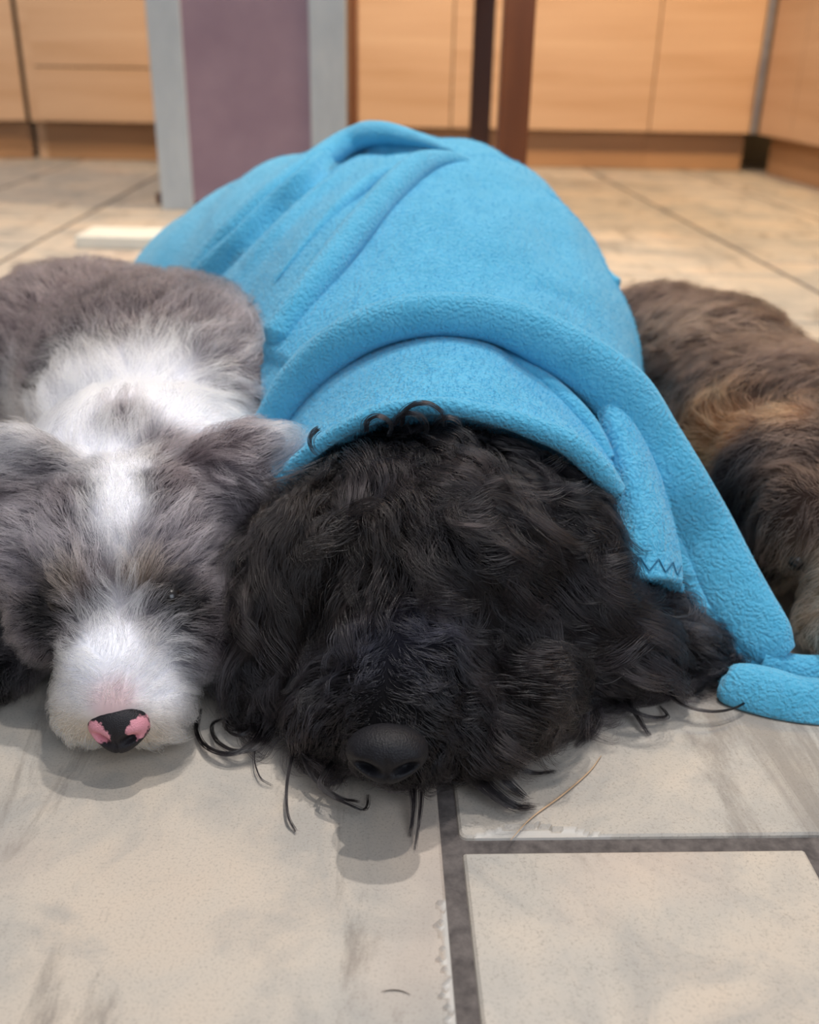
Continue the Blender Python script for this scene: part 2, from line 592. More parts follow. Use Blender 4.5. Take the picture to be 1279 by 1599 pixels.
# ------------------------------------------------------------ organic bodies
def body(name, blobs, voxel, parent=None, smooth_iter=6):
    """one continuous skin from overlapping ellipsoids (centre, radii, euler)"""
    bm = bmesh.new()
    for c, r, *rot in blobs:
        res = bmesh.ops.create_icosphere(bm, subdivisions=3, radius=1.0)
        vs = res['verts']
        bmesh.ops.scale(bm, vec=r, verts=vs)
        if rot:
            from mathutils import Euler
            bmesh.ops.rotate(bm, cent=(0, 0, 0), matrix=Euler([math.radians(a) for a in rot[0]]).to_matrix(), verts=vs)
        bmesh.ops.translate(bm, vec=c, verts=vs)
    me = bpy.data.meshes.new(name)
    bm.to_mesh(me); bm.free()
    o = link(name, me)
    m = o.modifiers.new('r', 'REMESH'); m.mode = 'VOXEL'; m.voxel_size = voxel
    m = o.modifiers.new('s', 'SMOOTH'); m.factor = 0.6; m.iterations = smooth_iter
    dg = bpy.context.evaluated_depsgraph_get()
    me2 = bpy.data.meshes.new_from_object(o.evaluated_get(dg))
    me2.name = name
    o.modifiers.clear()
    o.data = me2
    bpy.data.meshes.remove(me)
    n = len(me2.vertices)
    co = np.zeros(n * 3, dtype=np.float32); me2.vertices.foreach_get('co', co)
    co = co.reshape(-1, 3)
    co[:, 2] = np.maximum(co[:, 2], 0.001)
    me2.vertices.foreach_set('co', co.ravel())
    me2.polygons.foreach_set('use_smooth', [True] * len(me2.polygons))
    me2.update()
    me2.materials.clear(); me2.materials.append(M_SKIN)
    if parent: o.parent = parent
    return o


class Surf:
    def __init__(s, o):
        me = o.data
        me.calc_loop_triangles()
        n = len(me.vertices); co = np.zeros(n * 3, dtype=np.float32); me.vertices.foreach_get('co', co)
        s.V = co.reshape(-1, 3).astype(float)
        nt = len(me.loop_triangles); t = np.zeros(nt * 3, dtype=np.int32)
        me.loop_triangles.foreach_get('vertices', t); s.T = t.reshape(-1, 3)
        nn = np.zeros(n * 3, dtype=np.float32); me.vertices.foreach_get('normal', nn)
        s.N = nn.reshape(-1, 3).astype(float)
        s.bvh = BVHTree.FromPolygons([Vector(v) for v in s.V], [tuple(x) for x in s.T.tolist()])
        s.o = o

    def hit(s, px, py):
        d = ray(px, py); d = d / np.linalg.norm(d)
        loc, nor, i, dist = s.bvh.ray_cast(Vector(EYE), Vector(d))
        if loc is None:
            # nearest surface point to the ray at a plausible depth
            c = s.V.mean(0)
            t = np.dot(c - EYE, d)
            for _ in range(3):
                q = EYE + d * t
                loc, nor, i, dist = s.bvh.find_nearest(Vector(q))
                t = np.dot(np.array(loc) - EYE, d)
            return np.array(loc), np.array(nor)
        return np.array(loc), np.array(nor)

    def sample(s, n, keep=None):
        a, b, c = s.V[s.T[:, 0]], s.V[s.T[:, 1]], s.V[s.T[:, 2]]
        ar = np.linalg.norm(np.cross(b - a, c - a), axis=1)
        cen = (a + b + c) / 3
        if keep is not None:
            ar = ar * keep(cen)
        p = ar / ar.sum()
        k = RNG.choice(len(p), n, p=p)
        r1, r2 = np.sqrt(RNG.random(n)), RNG.random(n)
        w = np.stack([1 - r1, r1 * (1 - r2), r1 * r2], 1)[:, :, None]
        P = (np.stack([a[k], b[k], c[k]], 1) * w).sum(1)
        N = (s.N[s.T[k]] * w).sum(1)
        N /= np.linalg.norm(N, axis=1)[:, None] + 1e-9
        return P, N


def knn_blend(P, KP, KV, sig, default=None, wdef=1e-4):
    """gaussian blend of key values at points P"""
    out = np.zeros((len(P), KV.shape[1])); ws = np.zeros(len(P))
    for i in range(len(KP)):
        s = sig[i] if hasattr(sig, '__len__') else sig
        w = np.exp(-((P - KP[i]) ** 2).sum(1) / (2 * s * s))
        out += w[:, None] * KV[i]; ws += w
    if default is not None:
        out += wdef * default; ws += wdef
    return out / (ws[:, None] + 1e-12)


def unit(v):
    return v / (np.linalg.norm(v, axis=-1, keepdims=True) + 1e-12)


def groom(name, surf, n_guides, n_hairs, colkeys, dirkeys, lenkeys, default_dir, keep=None, steps=10, lift=0.6, gravity=0.35,
          clump=0.6, curl=0.0, turns=1.5, radius=0.00012, frizz=0.0015, mat=None, parent=None, colsig=0.022, dirsig=0.035,
          lensig=0.04, colnoise=0.12, lencap=None, skin_mul=0.55, tipmul=1.0, bend=0.0, spread=1.0):
    KP = np.array([surf.hit(k[0], k[1])[0] for k in colkeys])
    KC = np.array([k[2] for k in colkeys], dtype=float)
    KS = [k[3] if len(k) > 3 else colsig for k in colkeys]
    dcol = KC.mean(0)

    def colf(P): return knn_blend(P, KP, KC, KS, dcol, 1e-6)
    DP, DV = [], []
    for k in dirkeys:
        p, nrm = surf.hit(k[0], k[1])
        d0 = ray(k[0], k[1]); Y = p[1]
        q = at(k[2], k[3], Y)
        # put the second point on the tangent plane
        r_ = ray(k[2], k[3]); den = np.dot(r_, nrm)
        if abs(den) > 0.15 * np.linalg.norm(r_):
            q = EYE + r_ * (np.dot(p - EYE, nrm) / den)
        v = q - p
        v = v - nrm * np.dot(v, nrm)
        DP.append(p); DV.append(v / (np.linalg.norm(v) + 1e-9))
    DP, DV = np.array(DP), np.array(DV)
    LP = np.array([surf.hit(k[0], k[1])[0] for k in lenkeys]); LV = np.array([[k[2]] for k in lenkeys])
    LS = [k[3] if len(k) > 3 else lensig for k in lenkeys]

    def dirf(P):
        return knn_blend(P, DP, DV, dirsig, np.zeros(3) + default_dir(P), 2e-2) if len(DP) else default_dir(P)

    def lenf(P): return knn_blend(P, LP, LV, LS, LV.mean(0), 1e-5)[:, 0]

    P, N = surf.sample(n_guides, keep)
    Lg = lenf(P) * RNG.uniform(0.75, 1.2, n_guides)
    D = dirf(P)
    D = D - N * (D * N).sum(1)[:, None]
    D = unit(D)
    # lock-to-lock disorder
    B = np.cross(N, D)
    ang = RNG.normal(0, 0.28 * spread, n_guides)[:, None]
    D = D * np.cos(ang) + B * np.sin(ang)
    G = np.zeros((n_guides, steps, 3)); G[:, 0] = P
    vel = unit(D + N * lift)
    cur = P.copy()
    offh = RNG.uniform(0.15, 1.0, n_guides)
    bnd = RNG.normal(0, bend, n_guides)[:, None] * np.clip(Lg / 0.04, 0.1, 1)[:, None]
    bn2 = RNG.uniform(0, 6.28, n_guides)[:, None]
    for k in range(1, steps):
        t = k / (steps - 1)
        st = (Lg / (steps - 1))[:, None]
        cur = cur + vel * st
        nn = np.zeros_like(cur); dist = np.zeros(len(cur))
        for i in range(len(cur)):
            loc, nor, _, d_ = surf.bvh.find_nearest(cur[i])
            v = cur[i] - np.array(loc)
            nn[i] = nor
            dist[i] = np.dot(v, nn[i])
        want = offh * Lg * 0.22 * lift * min(1, 2 * t) + 0.0012
        push = np.maximum(0, want - dist)
        cur = cur + nn * push[:, None] * 0.8
        Dn = dirf(cur)
        Dn = Dn - nn * (Dn * nn).sum(1)[:, None]
        if bend:
            th_ = bnd * np.sin(t * 3.6 + bn2)
            Dn = Dn * np.cos(th_) + np.cross(nn, Dn) * np.sin(th_)
        gv = np.array([0, 0, -1.0]) * gravity * t
        pull = np.clip((dist - want) / 0.02, 0, 1)[:, None] * nn * 0.5
        vel = unit(vel * 0.62 + unit(Dn) * 0.45 * (1 - 0.4 * t) + gv - pull)
        low = cur[:, 2] < 0.0025
        cur[low, 2] = 0.0025 + RNG.random(low.sum()) * 0.002
        vel[low, 2] = np.maximum(vel[low, 2], 0)
        vel = unit(vel)
        G[:, k] = cur
    tt = np.linspace(0, 1, steps)
    # curl
    if curl > 0:
        T = unit(np.gradient(G, axis=1))
        up = np.tile(N[:, None, :], (1, steps, 1))
        b1 = unit(np.cross(T, up)); b2 = np.cross(b1, T)
        ph = RNG.uniform(0, 6.28, n_guides)[:, None]
        tn = turns * RNG.uniform(0.6, 1.4, n_guides)[:, None]
        am = curl * RNG.uniform(0.4, 1.3, n_guides)[:, None] * np.clip(Lg / 0.05, 0.02, 1.3)[:, None] * (tt[None] ** 0.7)
        a = ph + tn * 6.283 * tt[None]
        G = G + (am * (np.cos(a)))[..., None] * b1 + (am * 0.8 * (np.sin(a)))[..., None] * b2
        G[:, 0] = P
        G[..., 2] = np.maximum(G[..., 2], 0.0015)
    # hairs
    H, HN = surf.sample(n_hairs, keep)
    kd = KDTree(n_guides)
    for i in range(n_guides): kd.insert(P[i], i)
    kd.balance()
    idx = np.zeros((n_hairs, 3), dtype=np.int64); dd = np.zeros((n_hairs, 3))
    for i in range(n_hairs):
        r = kd.find_n(H[i], 3)
        for j, (_, ii, d_) in enumerate(r):
            idx[i, j] = ii; dd[i, j] = d_
    w = 1 / (dd + 1e-4) ** 2; w /= w.sum(1, keepdims=True)
    rel = G - G[:, :1]
    shape = (rel[idx] * w[:, :, None, None]).sum(1)
    own = H[:, None, :] + shape
    gi = idx[:, 0]
    off = (H - P[gi])
    near = G[gi] + off[:, None, :] * (1 - 0.85 * tt[None, :, None])
    c = clump * tt[None, :, None] ** 0.8
    X = own * (1 - c) + near * c
    # length variation: re-sample along the strand
    ls = RNG.uniform(0.55, 1.0, n_hairs) ** 0.7
    f = np.clip(tt[None] * ls[:, None] * (steps - 1), 0, steps - 1.001)
    i0 = f.astype(int); fr = (f - i0)[..., None]
    rows = np.arange(n_hairs)[:, None]
    X = X[rows, i0] * (1 - fr) + X[rows, i0 + 1] * fr
    # frizz
    fz = RNG.normal(0, 1, (n_hairs, 2, 3))
    L_ = lenf(H)
    fa = frizz * np.minimum(1.5, L_ / 0.04)
    X = X + (fa[:, None, None] * (fz[:, :1] * tt[None, :, None] + fz[:, 1:] * np.sin(tt * 6.0)[None, :, None] * 0.5))
    X[:, 0] = H
    X[..., 2] = np.maximum(X[..., 2], 0.0008)
    cv = bpy.data.hair_curves.new(name)
    cv.add_curves([steps] * n_hairs)
    cv.attributes['position'].data.foreach_set('vector', X.astype(np.float32).ravel())
    rad = np.tile(radius * (1 - 0.75 * tt ** 1.5), n_hairs) * np.repeat(RNG.uniform(0.7, 1.3, n_hairs), steps)
    ra = cv.attributes.get('radius') or cv.attributes.new('radius', 'FLOAT', 'POINT')
    ra.data.foreach_set('value', rad.astype(np.float32))
    col = colf(H)
    g_r = RNG.normal(0, 1, n_guides)[gi]
    col = col * np.clip(1 + colnoise * RNG.normal(0, 1, n_hairs) + colnoise * 0.8 * g_r, 0.25, 2.2)[:, None]
    col = np.clip(col, 0.0015, 0.97)
    pc = np.repeat(col, steps, axis=0) * np.tile(1 + (tipmul - 1) * tt, n_hairs)[:, None]
    pc = np.concatenate([np.clip(pc, 0, 0.98), np.ones((len(pc), 1))], 1)
    ca = cv.attributes.new('hcol', 'FLOAT_COLOR', 'POINT')
    ca.data.foreach_set('color', pc.astype(np.float32).ravel())
    cv.materials.append(mat or M_FUR)
    o = link(name, cv, parent)
    # skin under the fur carries the same coat colour
    me = surf.o.data
    if 'scol' not in me.attributes:
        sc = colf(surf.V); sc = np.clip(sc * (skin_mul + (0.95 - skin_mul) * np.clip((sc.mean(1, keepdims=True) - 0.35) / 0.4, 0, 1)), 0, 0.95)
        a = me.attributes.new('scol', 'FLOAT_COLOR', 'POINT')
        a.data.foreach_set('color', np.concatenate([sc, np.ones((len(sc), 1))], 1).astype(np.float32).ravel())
    return o


def raw_strands(name, polys, radius, color, mat, parent=None, steps=14):
    """loose locks given as control polylines; Catmull-Rom resampled"""
    X = []
    for p in polys:
        X.append(catmull(np.array(p, dtype=float), steps))
    X = np.array(X); n = len(X)
    cv = bpy.data.hair_curves.new(name)
    cv.add_curves([steps] * n)
    cv.attributes['position'].data.foreach_set('vector', X.astype(np.float32).ravel())
    tt = np.linspace(0, 1, steps)
    ra = cv.attributes.get('radius') or cv.attributes.new('radius', 'FLOAT', 'POINT')
    ra.data.foreach_set('value', np.tile(radius * (1 - 0.8 * tt ** 2), n).astype(np.float32))
    ca = cv.attributes.new('hcol', 'FLOAT_COLOR', 'POINT')
    ca.data.foreach_set('color', np.tile([*color, 1.0], n * steps).astype(np.float32))
    cv.materials.append(mat)
    return link(name, cv, parent)


def catmull(P, n):
    P = np.asarray(P, dtype=float)
    m = len(P)
    Q = np.concatenate([[2 * P[0] - P[1]], P, [2 * P[-1] - P[-2]]])
    t = np.linspace(0, m - 1, n); i = np.minimum(t.astype(int), m - 2); f = (t - i)
    f = f.reshape((-1,) + (1,) * (P.ndim - 1))
    a, b, c, d = Q[i], Q[i + 1], Q[i + 2], Q[i + 3]
    return 0.5 * (2 * b + (c - a) * f + (2 * a - 5 * b + 4 * c - d) * f ** 2 + (3 * b - a - 3 * c + d) * f ** 3)


def lathe_blob(name, c, r, mat, parent, seg=32, rot=(0, 0, 0), deform=None):
    bm = bmesh.new()
    bmesh.ops.create_uvsphere(bm, u_segments=seg, v_segments=seg // 2, radius=1.0)
    from mathutils import Euler
    Rm = Euler([math.radians(a) for a in rot]).to_matrix()
    for v in bm.verts:
        p = Vector(v.co)
        if deform: p = deform(p)
        p = Vector((p.x * r[0], p.y * r[1], p.z * r[2]))
        v.co = Rm @ p + Vector(c)
    return bm_obj(name, bm, mat, parent, True)


# ------------------------------------------------------------ blue fleece blanket
BV, BF = [], []


def add_grid(P, closed_u=False, cap=False):
    """P: (rows, cols, 3) grid appended to the blanket"""
    base = len(BV)
    r, c = P.shape[:2]
    BV.extend(P.reshape(-1, 3).tolist())
    for j in range(r - 1):
        for i in range(c if closed_u else c - 1):
            i2 = (i + 1) % c
            BF.append((base + j * c + i, base + j * c + i2, base + (j + 1) * c + i2, base + (j + 1) * c + i))
    if cap:
        for j, rev in ((0, True), (r - 1, False)):
            f = [base + j * c + i for i in range(c)]
            BF.append(tuple(reversed(f) if rev else f))


def thick_sheet(P, th):
    """closed solid sheet with rounded rim from a grid"""
    du = np.gradient(P, axis=1); dv = np.gradient(P, axis=0)
    N = unit(np.cross(du, dv))
    r, c = P.shape[:2]
    A = P + N * th * 0.5; B = P - N * th * 0.5
    # rounded rim: push a middle ring outward
    base = len(BV)
    BV.extend(A.reshape(-1, 3).tolist()); BV.extend(B.reshape(-1, 3).tolist())
    n = r * c
    for j in range(r - 1):
        for i in range(c - 1):
            a = base + j * c + i
            BF.append((a, a + 1, a + c + 1, a + c))
            b = a + n
            BF.append((b, b + c, b + c + 1, b + 1))
    rim = [(0, i) for i in range(c)] + [(j, c - 1) for j in range(1, r)] + [(r - 1, i) for i in range(c - 2, -1, -1)] + [(j, 0) for j in range(r - 2, 0, -1)]
    mb = len(BV)
    for (j, i) in rim:
        jj = min(max(j, 1), r - 2); ii = min(max(i, 1), c - 2)
        out = P[j, i] - P[jj, ii]
        out = out / (np.linalg.norm(out) + 1e-9)
        BV.append((P[j, i] + out * th * 0.45).tolist())
    m = len(rim)
    for k in range(m):
        k2 = (k + 1) % m
        a0 = base + rim[k][0] * c + rim[k][1]; a1 = base + rim[k2][0] * c + rim[k2][1]
        BF.append((a0, mb + k, mb + k2, a1)); BF.append((a0 + n, a1 + n, mb + k2, mb + k))


def px_path(pts, n):
    """(px, py, depth, ...) keys -> smooth world polyline and extra columns"""
    K = np.array([list(at(p[0], p[1], p[2])) + list(p[3:]) for p in pts])
    return catmull(K, n)


def fold_tube(pts, n=160, m=26, sq=1.0, floor=True):
    """rolled fold along keys (px, py, depth, half width, half thickness)"""
    K = px_path(pts, n)
    C, W_, T_ = K[:, :3], K[:, 3], K[:, 4]
    T = unit(np.gradient(C, axis=0))
    view = unit(EYE - C)
    side = unit(np.cross(T, view)); nrm = np.cross(side, T)
    a = np.linspace(0, 2 * np.pi, m, endpoint=False)
    ca, sa = np.cos(a), np.sin(a)
    ca = np.sign(ca) * np.abs(ca) ** sq; sa = np.sign(sa) * np.abs(sa) ** sq
    P = C[:, None] + side[:, None] * (W_[:, None] * ca)[..., None] + nrm[:, None] * (T_[:, None] * sa)[..., None]
    if floor: P[..., 2] = np.maximum(P[..., 2], 0.0012)
    add_grid(P, True, True)
    return P


def loft(rows, nr, nc):
    """rows: list of polylines, each list of (px, py, depth)"""
    R = []
    for r in rows:
        K = np.array([at(*p) for p in r])
        # uniform arc-length resample
        D = catmull(K, 200)
        s = np.concatenate([[0], np.cumsum(np.linalg.norm(np.diff(D, axis=0), axis=1))])
        q = np.linspace(0, s[-1], nc)
        R.append(np.stack([np.interp(q, s, D[:, k]) for k in range(3)], 1))
    return catmull(np.array(R), nr)


# main drape over the dog's back
SEC = np.array([
    # y,    xl,    xc,    xr,   h,   pl,  pr
    [0.795, -.160, .024, .202, .226, .85, .60],
    [0.82, -.170, .028, .212, .236, .85, .60],
    [0.90, -.205, .030, .228, .266, .92, .60],
    [1.00, -.250, .035, .235, .298, 1.0, .60],
    [1.10, -.300, .040, .233, .321, 1.1, .62],
    [1.20, -.350, .030, .224, .326, 1.25, .68],
    [1.30, -.440, .000, .210, .322, 1.30, .75],
    [1.38, -.465, -.040, .175, .302, 1.3, .85],
    [1.45, -.430, -.080, .130, .250, .95, .85],
    [1.50, -.380, -.110, .050, .120, .90, .90],
    [1.52, -.300, -.130, -.01, .006, .90, .90]])
NV, NU = 330, 420
S = catmull(SEC, NV)
S[:, 4] = np.maximum(S[:, 4], 0.006)
ang = np.linspace(math.pi, 0, NU)
dome = np.zeros((NV, NU, 3))
for j in range(NV):
    y, xl, xc, xr, h, pl, pr = S[j]
    left = ang > math.pi / 2
    cc, ss = np.cos(ang), np.sin(ang)
    x = np.where(left, xc + (xc - xl) * -np.abs(cc) ** 1.0, xc + (xr - xc) * np.abs(cc) ** 1.0)
    p = np.where(left, pl, pr)
    dome[j, :, 0] = x
    dome[j, :, 1] = y + 0.02 * (1 - ss)
    dome[j, :, 2] = h * np.abs(ss) ** p + 0.003
# arc-length even spacing across
for j in range(NV):
    s_ = np.concatenate([[0], np.cumsum(np.linalg.norm(np.diff(dome[j], axis=0), axis=1))])
    q = np.linspace(0, s_[-1], NU)
    dome[j] = np.stack([np.interp(q, s_, dome[j][:, k]) for k in range(3)], 1)


def grid_normals(P):
    return unit(np.cross(np.gradient(P, axis=1), np.gradient(P, axis=0)))


DN = grid_normals(dome)
if DN[NV // 2, NU // 2, 2] < 0: DN = -DN
dbvh = BVHTree.FromPolygons([Vector(v) for v in dome[::3, ::3].reshape(-1, 3)],
                            [(j * len(range(0, NU, 3)) + i, j * len(range(0, NU, 3)) + i + 1, (j + 1) * len(range(0, NU, 3)) + i + 1, (j + 1) * len(range(0, NU, 3)) + i)
                             for j in range(len(range(0, NV, 3)) - 1) for i in range(len(range(0, NU, 3)) - 1)])


def on_dome(pts, n=60):
    out = []
    for px, py, *Yk in pts:
        if Yk:
            out.append(at(px, py, Yk[0])); continue
        d = ray(px, py); d = d / np.linalg.norm(d)
        loc, *_ = dbvh.ray_cast(Vector(EYE), Vector(d))
        if loc is None:
            t = 1.15
            for _ in range(4):
                loc, *_ = dbvh.find_nearest(Vector(EYE + d * t)); t = np.dot(np.array(loc) - EYE, d)
        out.append(np.array(loc))
    return catmull(np.array(out), n)


def crease_field(P, line):
    """distance to the line and signed side (positive on its left-and-back side), and fraction along"""
    A, B = line[:-1], line[1:]
    best = np.full(P.shape[:2], 9.0); sgn = np.zeros(P.shape[:2]); fr = np.zeros(P.shape[:2])
    for k in range(len(A)):
        ab = B[k] - A[k]; L2 = ab @ ab + 1e-12
        t = np.clip(((P - A[k]) @ ab) / L2, 0, 1)
        q = A[k] + t[..., None] * ab
        d = np.linalg.norm(P - q, axis=-1)
        nrm_side = np.cross(ab, np.array([0, 0, 1.0]))
        s_ = np.sign((P - A[k]) @ nrm_side)
        m = d < best
        best[m] = d[m]; sgn[m] = s_[m]; fr[m] = (k + t[m]) / len(A)
    return best, sgn, fr


sub = dome.copy()
disp = np.zeros((NV, NU))
# steps: (points from the ridge of the back down to the left, height, fall-off, raised side, crease width)
for pts, hgt, fall, side, cw in (
        ([(705, 240, 1.10), (650, 234, 1.16), (600, 236, 1.20), (545, 252, 1.22), (490, 290), (430, 332), (385, 378), (350, 415), (318, 455)], 0.020, 0.070, 1, 0.0022),
        ([(740, 262), (690, 268), (640, 296), (590, 345), (545, 400), (500, 460), (460, 515), (425, 570)], 0.014, 0.070, -1, 0.0040)):
    ln = on_dome(pts)
    d, sg, fr = crease_field(dome, ln)
    # orient: side +1 means the part that lies farther from the viewer / to the left
    ref = crease_field(np.array([[dome[int(NV * .8), int(NU * .25)]]]), ln)[1][0, 0]
    sg = sg * ref
    taper = np.clip(fr / 0.28, 0, 1) * np.clip((1.02 - fr) / 0.06, 0, 1)
    sd = d * sg * side
    step = 0.5 + 0.5 * np.tanh(sd / cw)
    disp += taper * hgt * step * np.exp(-np.maximum(sd, 0) / fall)
    disp -= taper * hgt * 0.40 * np.exp(-np.maximum(-sd, 0) / 0.022) * (1 - step)
for pts, hgt, wd in (
        ([(660, 300), (600, 350), (545, 420), (490, 500)], -0.006, 0.016),
        ([(690, 262), (630, 285), (560, 350), (500, 420), (440, 500)], 0.0130, 0.009),
        ([(560, 262), (500, 300), (430, 370), (380, 430)], 0.0100, 0.013),
        ([(560, 235), (480, 275), (400, 340), (330, 410)], -0.007, 0.016),
        ([(720, 300), (660, 360), (600, 440), (540, 520)], 0.005, 0.020),
        ([(860, 300), (900, 400), (940, 500)], 0.004, 0.020),
        ([(780, 440), (880, 470), (960, 540)], -0.004, 0.016)):
    d, sg, fr = crease_field(dome, on_dome(pts))
    taper = np.sin(np.pi * np.clip(fr, 0.02, 0.98)) ** 0.6
    disp += taper * hgt * np.exp(-(d / wd) ** 2)
yy = dome[..., 1]; xx = dome[..., 0]
disp += 0.0035 * np.sin(xx * 31 + yy * 19 + 1) * np.sin(yy * 23 - xx * 11) + 0.002 * np.sin(xx * 57 - yy * 43)
low = np.clip(1 - dome[..., 2] / 0.12, 0, 1)
disp += low * 0.012 * np.sin(yy * 62 + 1.3 * np.sin(xx * 20)) * 0.6
dome = dome + DN * disp[..., None]
dome[..., 2] = np.maximum(dome[..., 2], 0.003)
thick_sheet(dome, 0.005)

# rolled fold arching over the front, running down the right side to the floor
fold_tube([
    (395, 700, 0.787, .012, .009), (425, 655, 0.777, .014, .011), (460, 600, 0.772, .016, .012), (510, 552, 0.767, .017, .013), (570, 515, 0.762, .017, .014),
    (640, 494, 0.759, .017, .015), (710, 491, 0.757, .017, .015), (780, 501, 0.755, .018, .015), (850, 530, 0.750, .020, .015), (915, 570, 0.744, .022, .014),
    (970, 620, 0.737, .025, .014), (1012, 690, 0.725, .026, .013), (1052, 760, 0.709, .027, .013), (1092, 830, 0.699, .027, .012), (1130, 900, 0.678, .026, .012),
    (1165, 955, 0.658, .024, .011), (1200, 1000, 0.641, .020, .010), (1222, 1024, 0.634, .012, .008)], 200, 30, 0.85)
# inner lip that runs beside the roll
fold_tube([
    (928, 612, .745, .006, .006), (962, 665, .735, .008, .008), (1000, 735, .722, .009, .008), (1030, 805, .705, .010, .008), (1062, 880, .687, .010, .008),
    (1100, 950, .668, .010, .008), (1150, 1000, .650, .011, .008), (1200, 1036, .636, .010, .007)], 140, 20)

# hood over the head: band between the roll and the hem
rows = [
    [(395, 715, .80), (430, 665, .795), (500, 590, .79), (580, 538, .785), (670, 512, .778), (750, 522, .768), (800, 556, .756), (862, 602, .738), (915, 655, .718), (950, 712, .700)],
    [(402, 735, .765), (432, 690, .765), (500, 610, .76), (580, 560, .757), (675, 532, .753), (755, 545, .744), (806, 578, .736), (866, 622, .722), (918, 672, .708), (955, 726, .692)],
    [(408, 755, .725), (436, 712, .725), (505, 640, .720), (585, 590, .715), (680, 566, .710), (764, 580, .706), (815, 608, .700), (872, 645, .692), (923, 692, .684), (960, 742, .676)],
    [(411, 772, .69), (440, 728, .69), (508, 665, .685), (590, 622, .680), (682, 602, .675), (770, 618, .673), (825, 640, .670), (882, 670, .665), (930, 712, .660), (964, 756, .658)],
    [(414, 786, .668), (445, 742, .668), (515, 683, .662), (595, 644, .656), (685, 632, .652), (775, 648, .650), (832, 666, .649), (888, 690, .646), (936, 732, .643), (969, 772, .640)],
    [(418, 790, .670), (450, 750, .672), (520, 695, .668), (598, 656, .664), (688, 645, .660), (775, 660, .660), (832, 678, .660), (884, 702, .658), (930, 745, .654), (962, 784, .650)],
    [(424, 788, .690), (456, 752, .692), (525, 700, .690), (600, 664, .688), (690, 656, .686), (775, 672, .686), (830, 690, .686), (880, 712, .684), (925, 752, .676), (955, 786, .672)],
]
hood = loft(rows, 130, 260)
HNn = grid_normals(hood)
hd = 0.0025 * np.sin(np.linspace(0, 9, 260))[None, :] * np.sin(np.linspace(0, 3.0, 130))[:, None]
hood = hood + HNn * hd[..., None]
thick_sheet(hood, 0.0045)

fold_tube([(416, 782, .666, .006, .006), (446, 740, .665, .006, .006), (515, 683, .660, .006, .006), (595, 645, .654, .0065, .006), (685, 634, .650, .0065, .006),
           (775, 650, .648, .007, .0065), (832, 668, .647, .008, .007), (888, 692, .644, .009, .008), (936, 734, .641, .009, .008), (966, 768, .640, .006, .006)], 160, 20)
# folded upper edge of the hood and the pocket behind it
fold_tube([(690, 516, .778, .003, .003), (750, 526, .766, .005, .005), (800, 560, .754, .007, .006), (862, 606, .736, .008, .007), (915, 660, .716, .008, .007), (952, 718, .698, .006, .006)], 90, 18)
pk_ = loft([
    [(690, 492, .800), (780, 505, .80), (860, 540, .795), (930, 590, .785), (985, 650, .77)],
    [(690, 530, .815), (780, 550, .815), (850, 590, .81), (915, 645, .80), (970, 700, .78)],
    [(700, 580, .820), (780, 610, .82), (850, 650, .81), (910, 700, .80), (960, 750, .78)]], 40, 60)
thick_sheet(pk_, 0.005)

# flap hanging beside the head, zigzag stitched hem at its foot
rows = [
    [(918, 590, .752), (935, 590, .748), (955, 595, .746), (975, 610, .745)],
    [(930, 630, .735), (950, 630, .728), (975, 640, .727), (998, 660, .732)],
    [(945, 680, .715), (965, 680, .705), (995, 695, .705), (1018, 715, .713)],
    [(958, 730, .695), (985, 735, .682), (1015, 750, .683), (1035, 770, .694)],
    [(966, 790, .672), (995, 795, .658), (1030, 805, .660), (1050, 825, .672)],
    [(968, 850, .652), (995, 855, .636), (1035, 862, .638), (1060, 875, .650)],
    [(975, 893, .640), (1000, 899, .622), (1036, 902, .622), (1062, 908, .632)],
]
flap = loft(rows, 120, 70)
thick_sheet(flap, 0.005)
# the hem turned back under the flap
rows = [
    [(1000, 900, .628), (1036, 903, .627), (1063, 906, .636)],
    [(1028, 906, .640), (1046, 910, .640), (1064, 914, .645)],
    [(1040, 912, .655), (1052, 918, .657), (1066, 920, .660)]]
thick_sheet(loft(rows, 24, 30), 0.004)

# piece lying on the floor at the right
fold_tube([(1124, 1066, .606, .004, .004), (1134, 1070, .604, .014, .010), (1160, 1076, .601, .019, .013), (1200, 1088, .595, .021, .015),
           (1240, 1100, .590, .021, .015), (1285, 1106, .587, .021, .014), (1340, 1108, .586, .020, .013), (1400, 1106, .588, .018, .012)], 110, 28, 0.9)
fold_tube([(1190, 1030, .632, .010, .006), (1240, 1046, .628, .012, .007), (1290, 1050, .626, .013, .007), (1350, 1048, .626, .013, .007), (1400, 1046, .63, .013, .006)], 70, 22)
# edge resting on the floor behind, at the right
fold_tube([(935, 430, 1.16, .012, .008), (952, 440, 1.15, .010, .007), (966, 442, 1.14, .006, .004)], 30, 16)



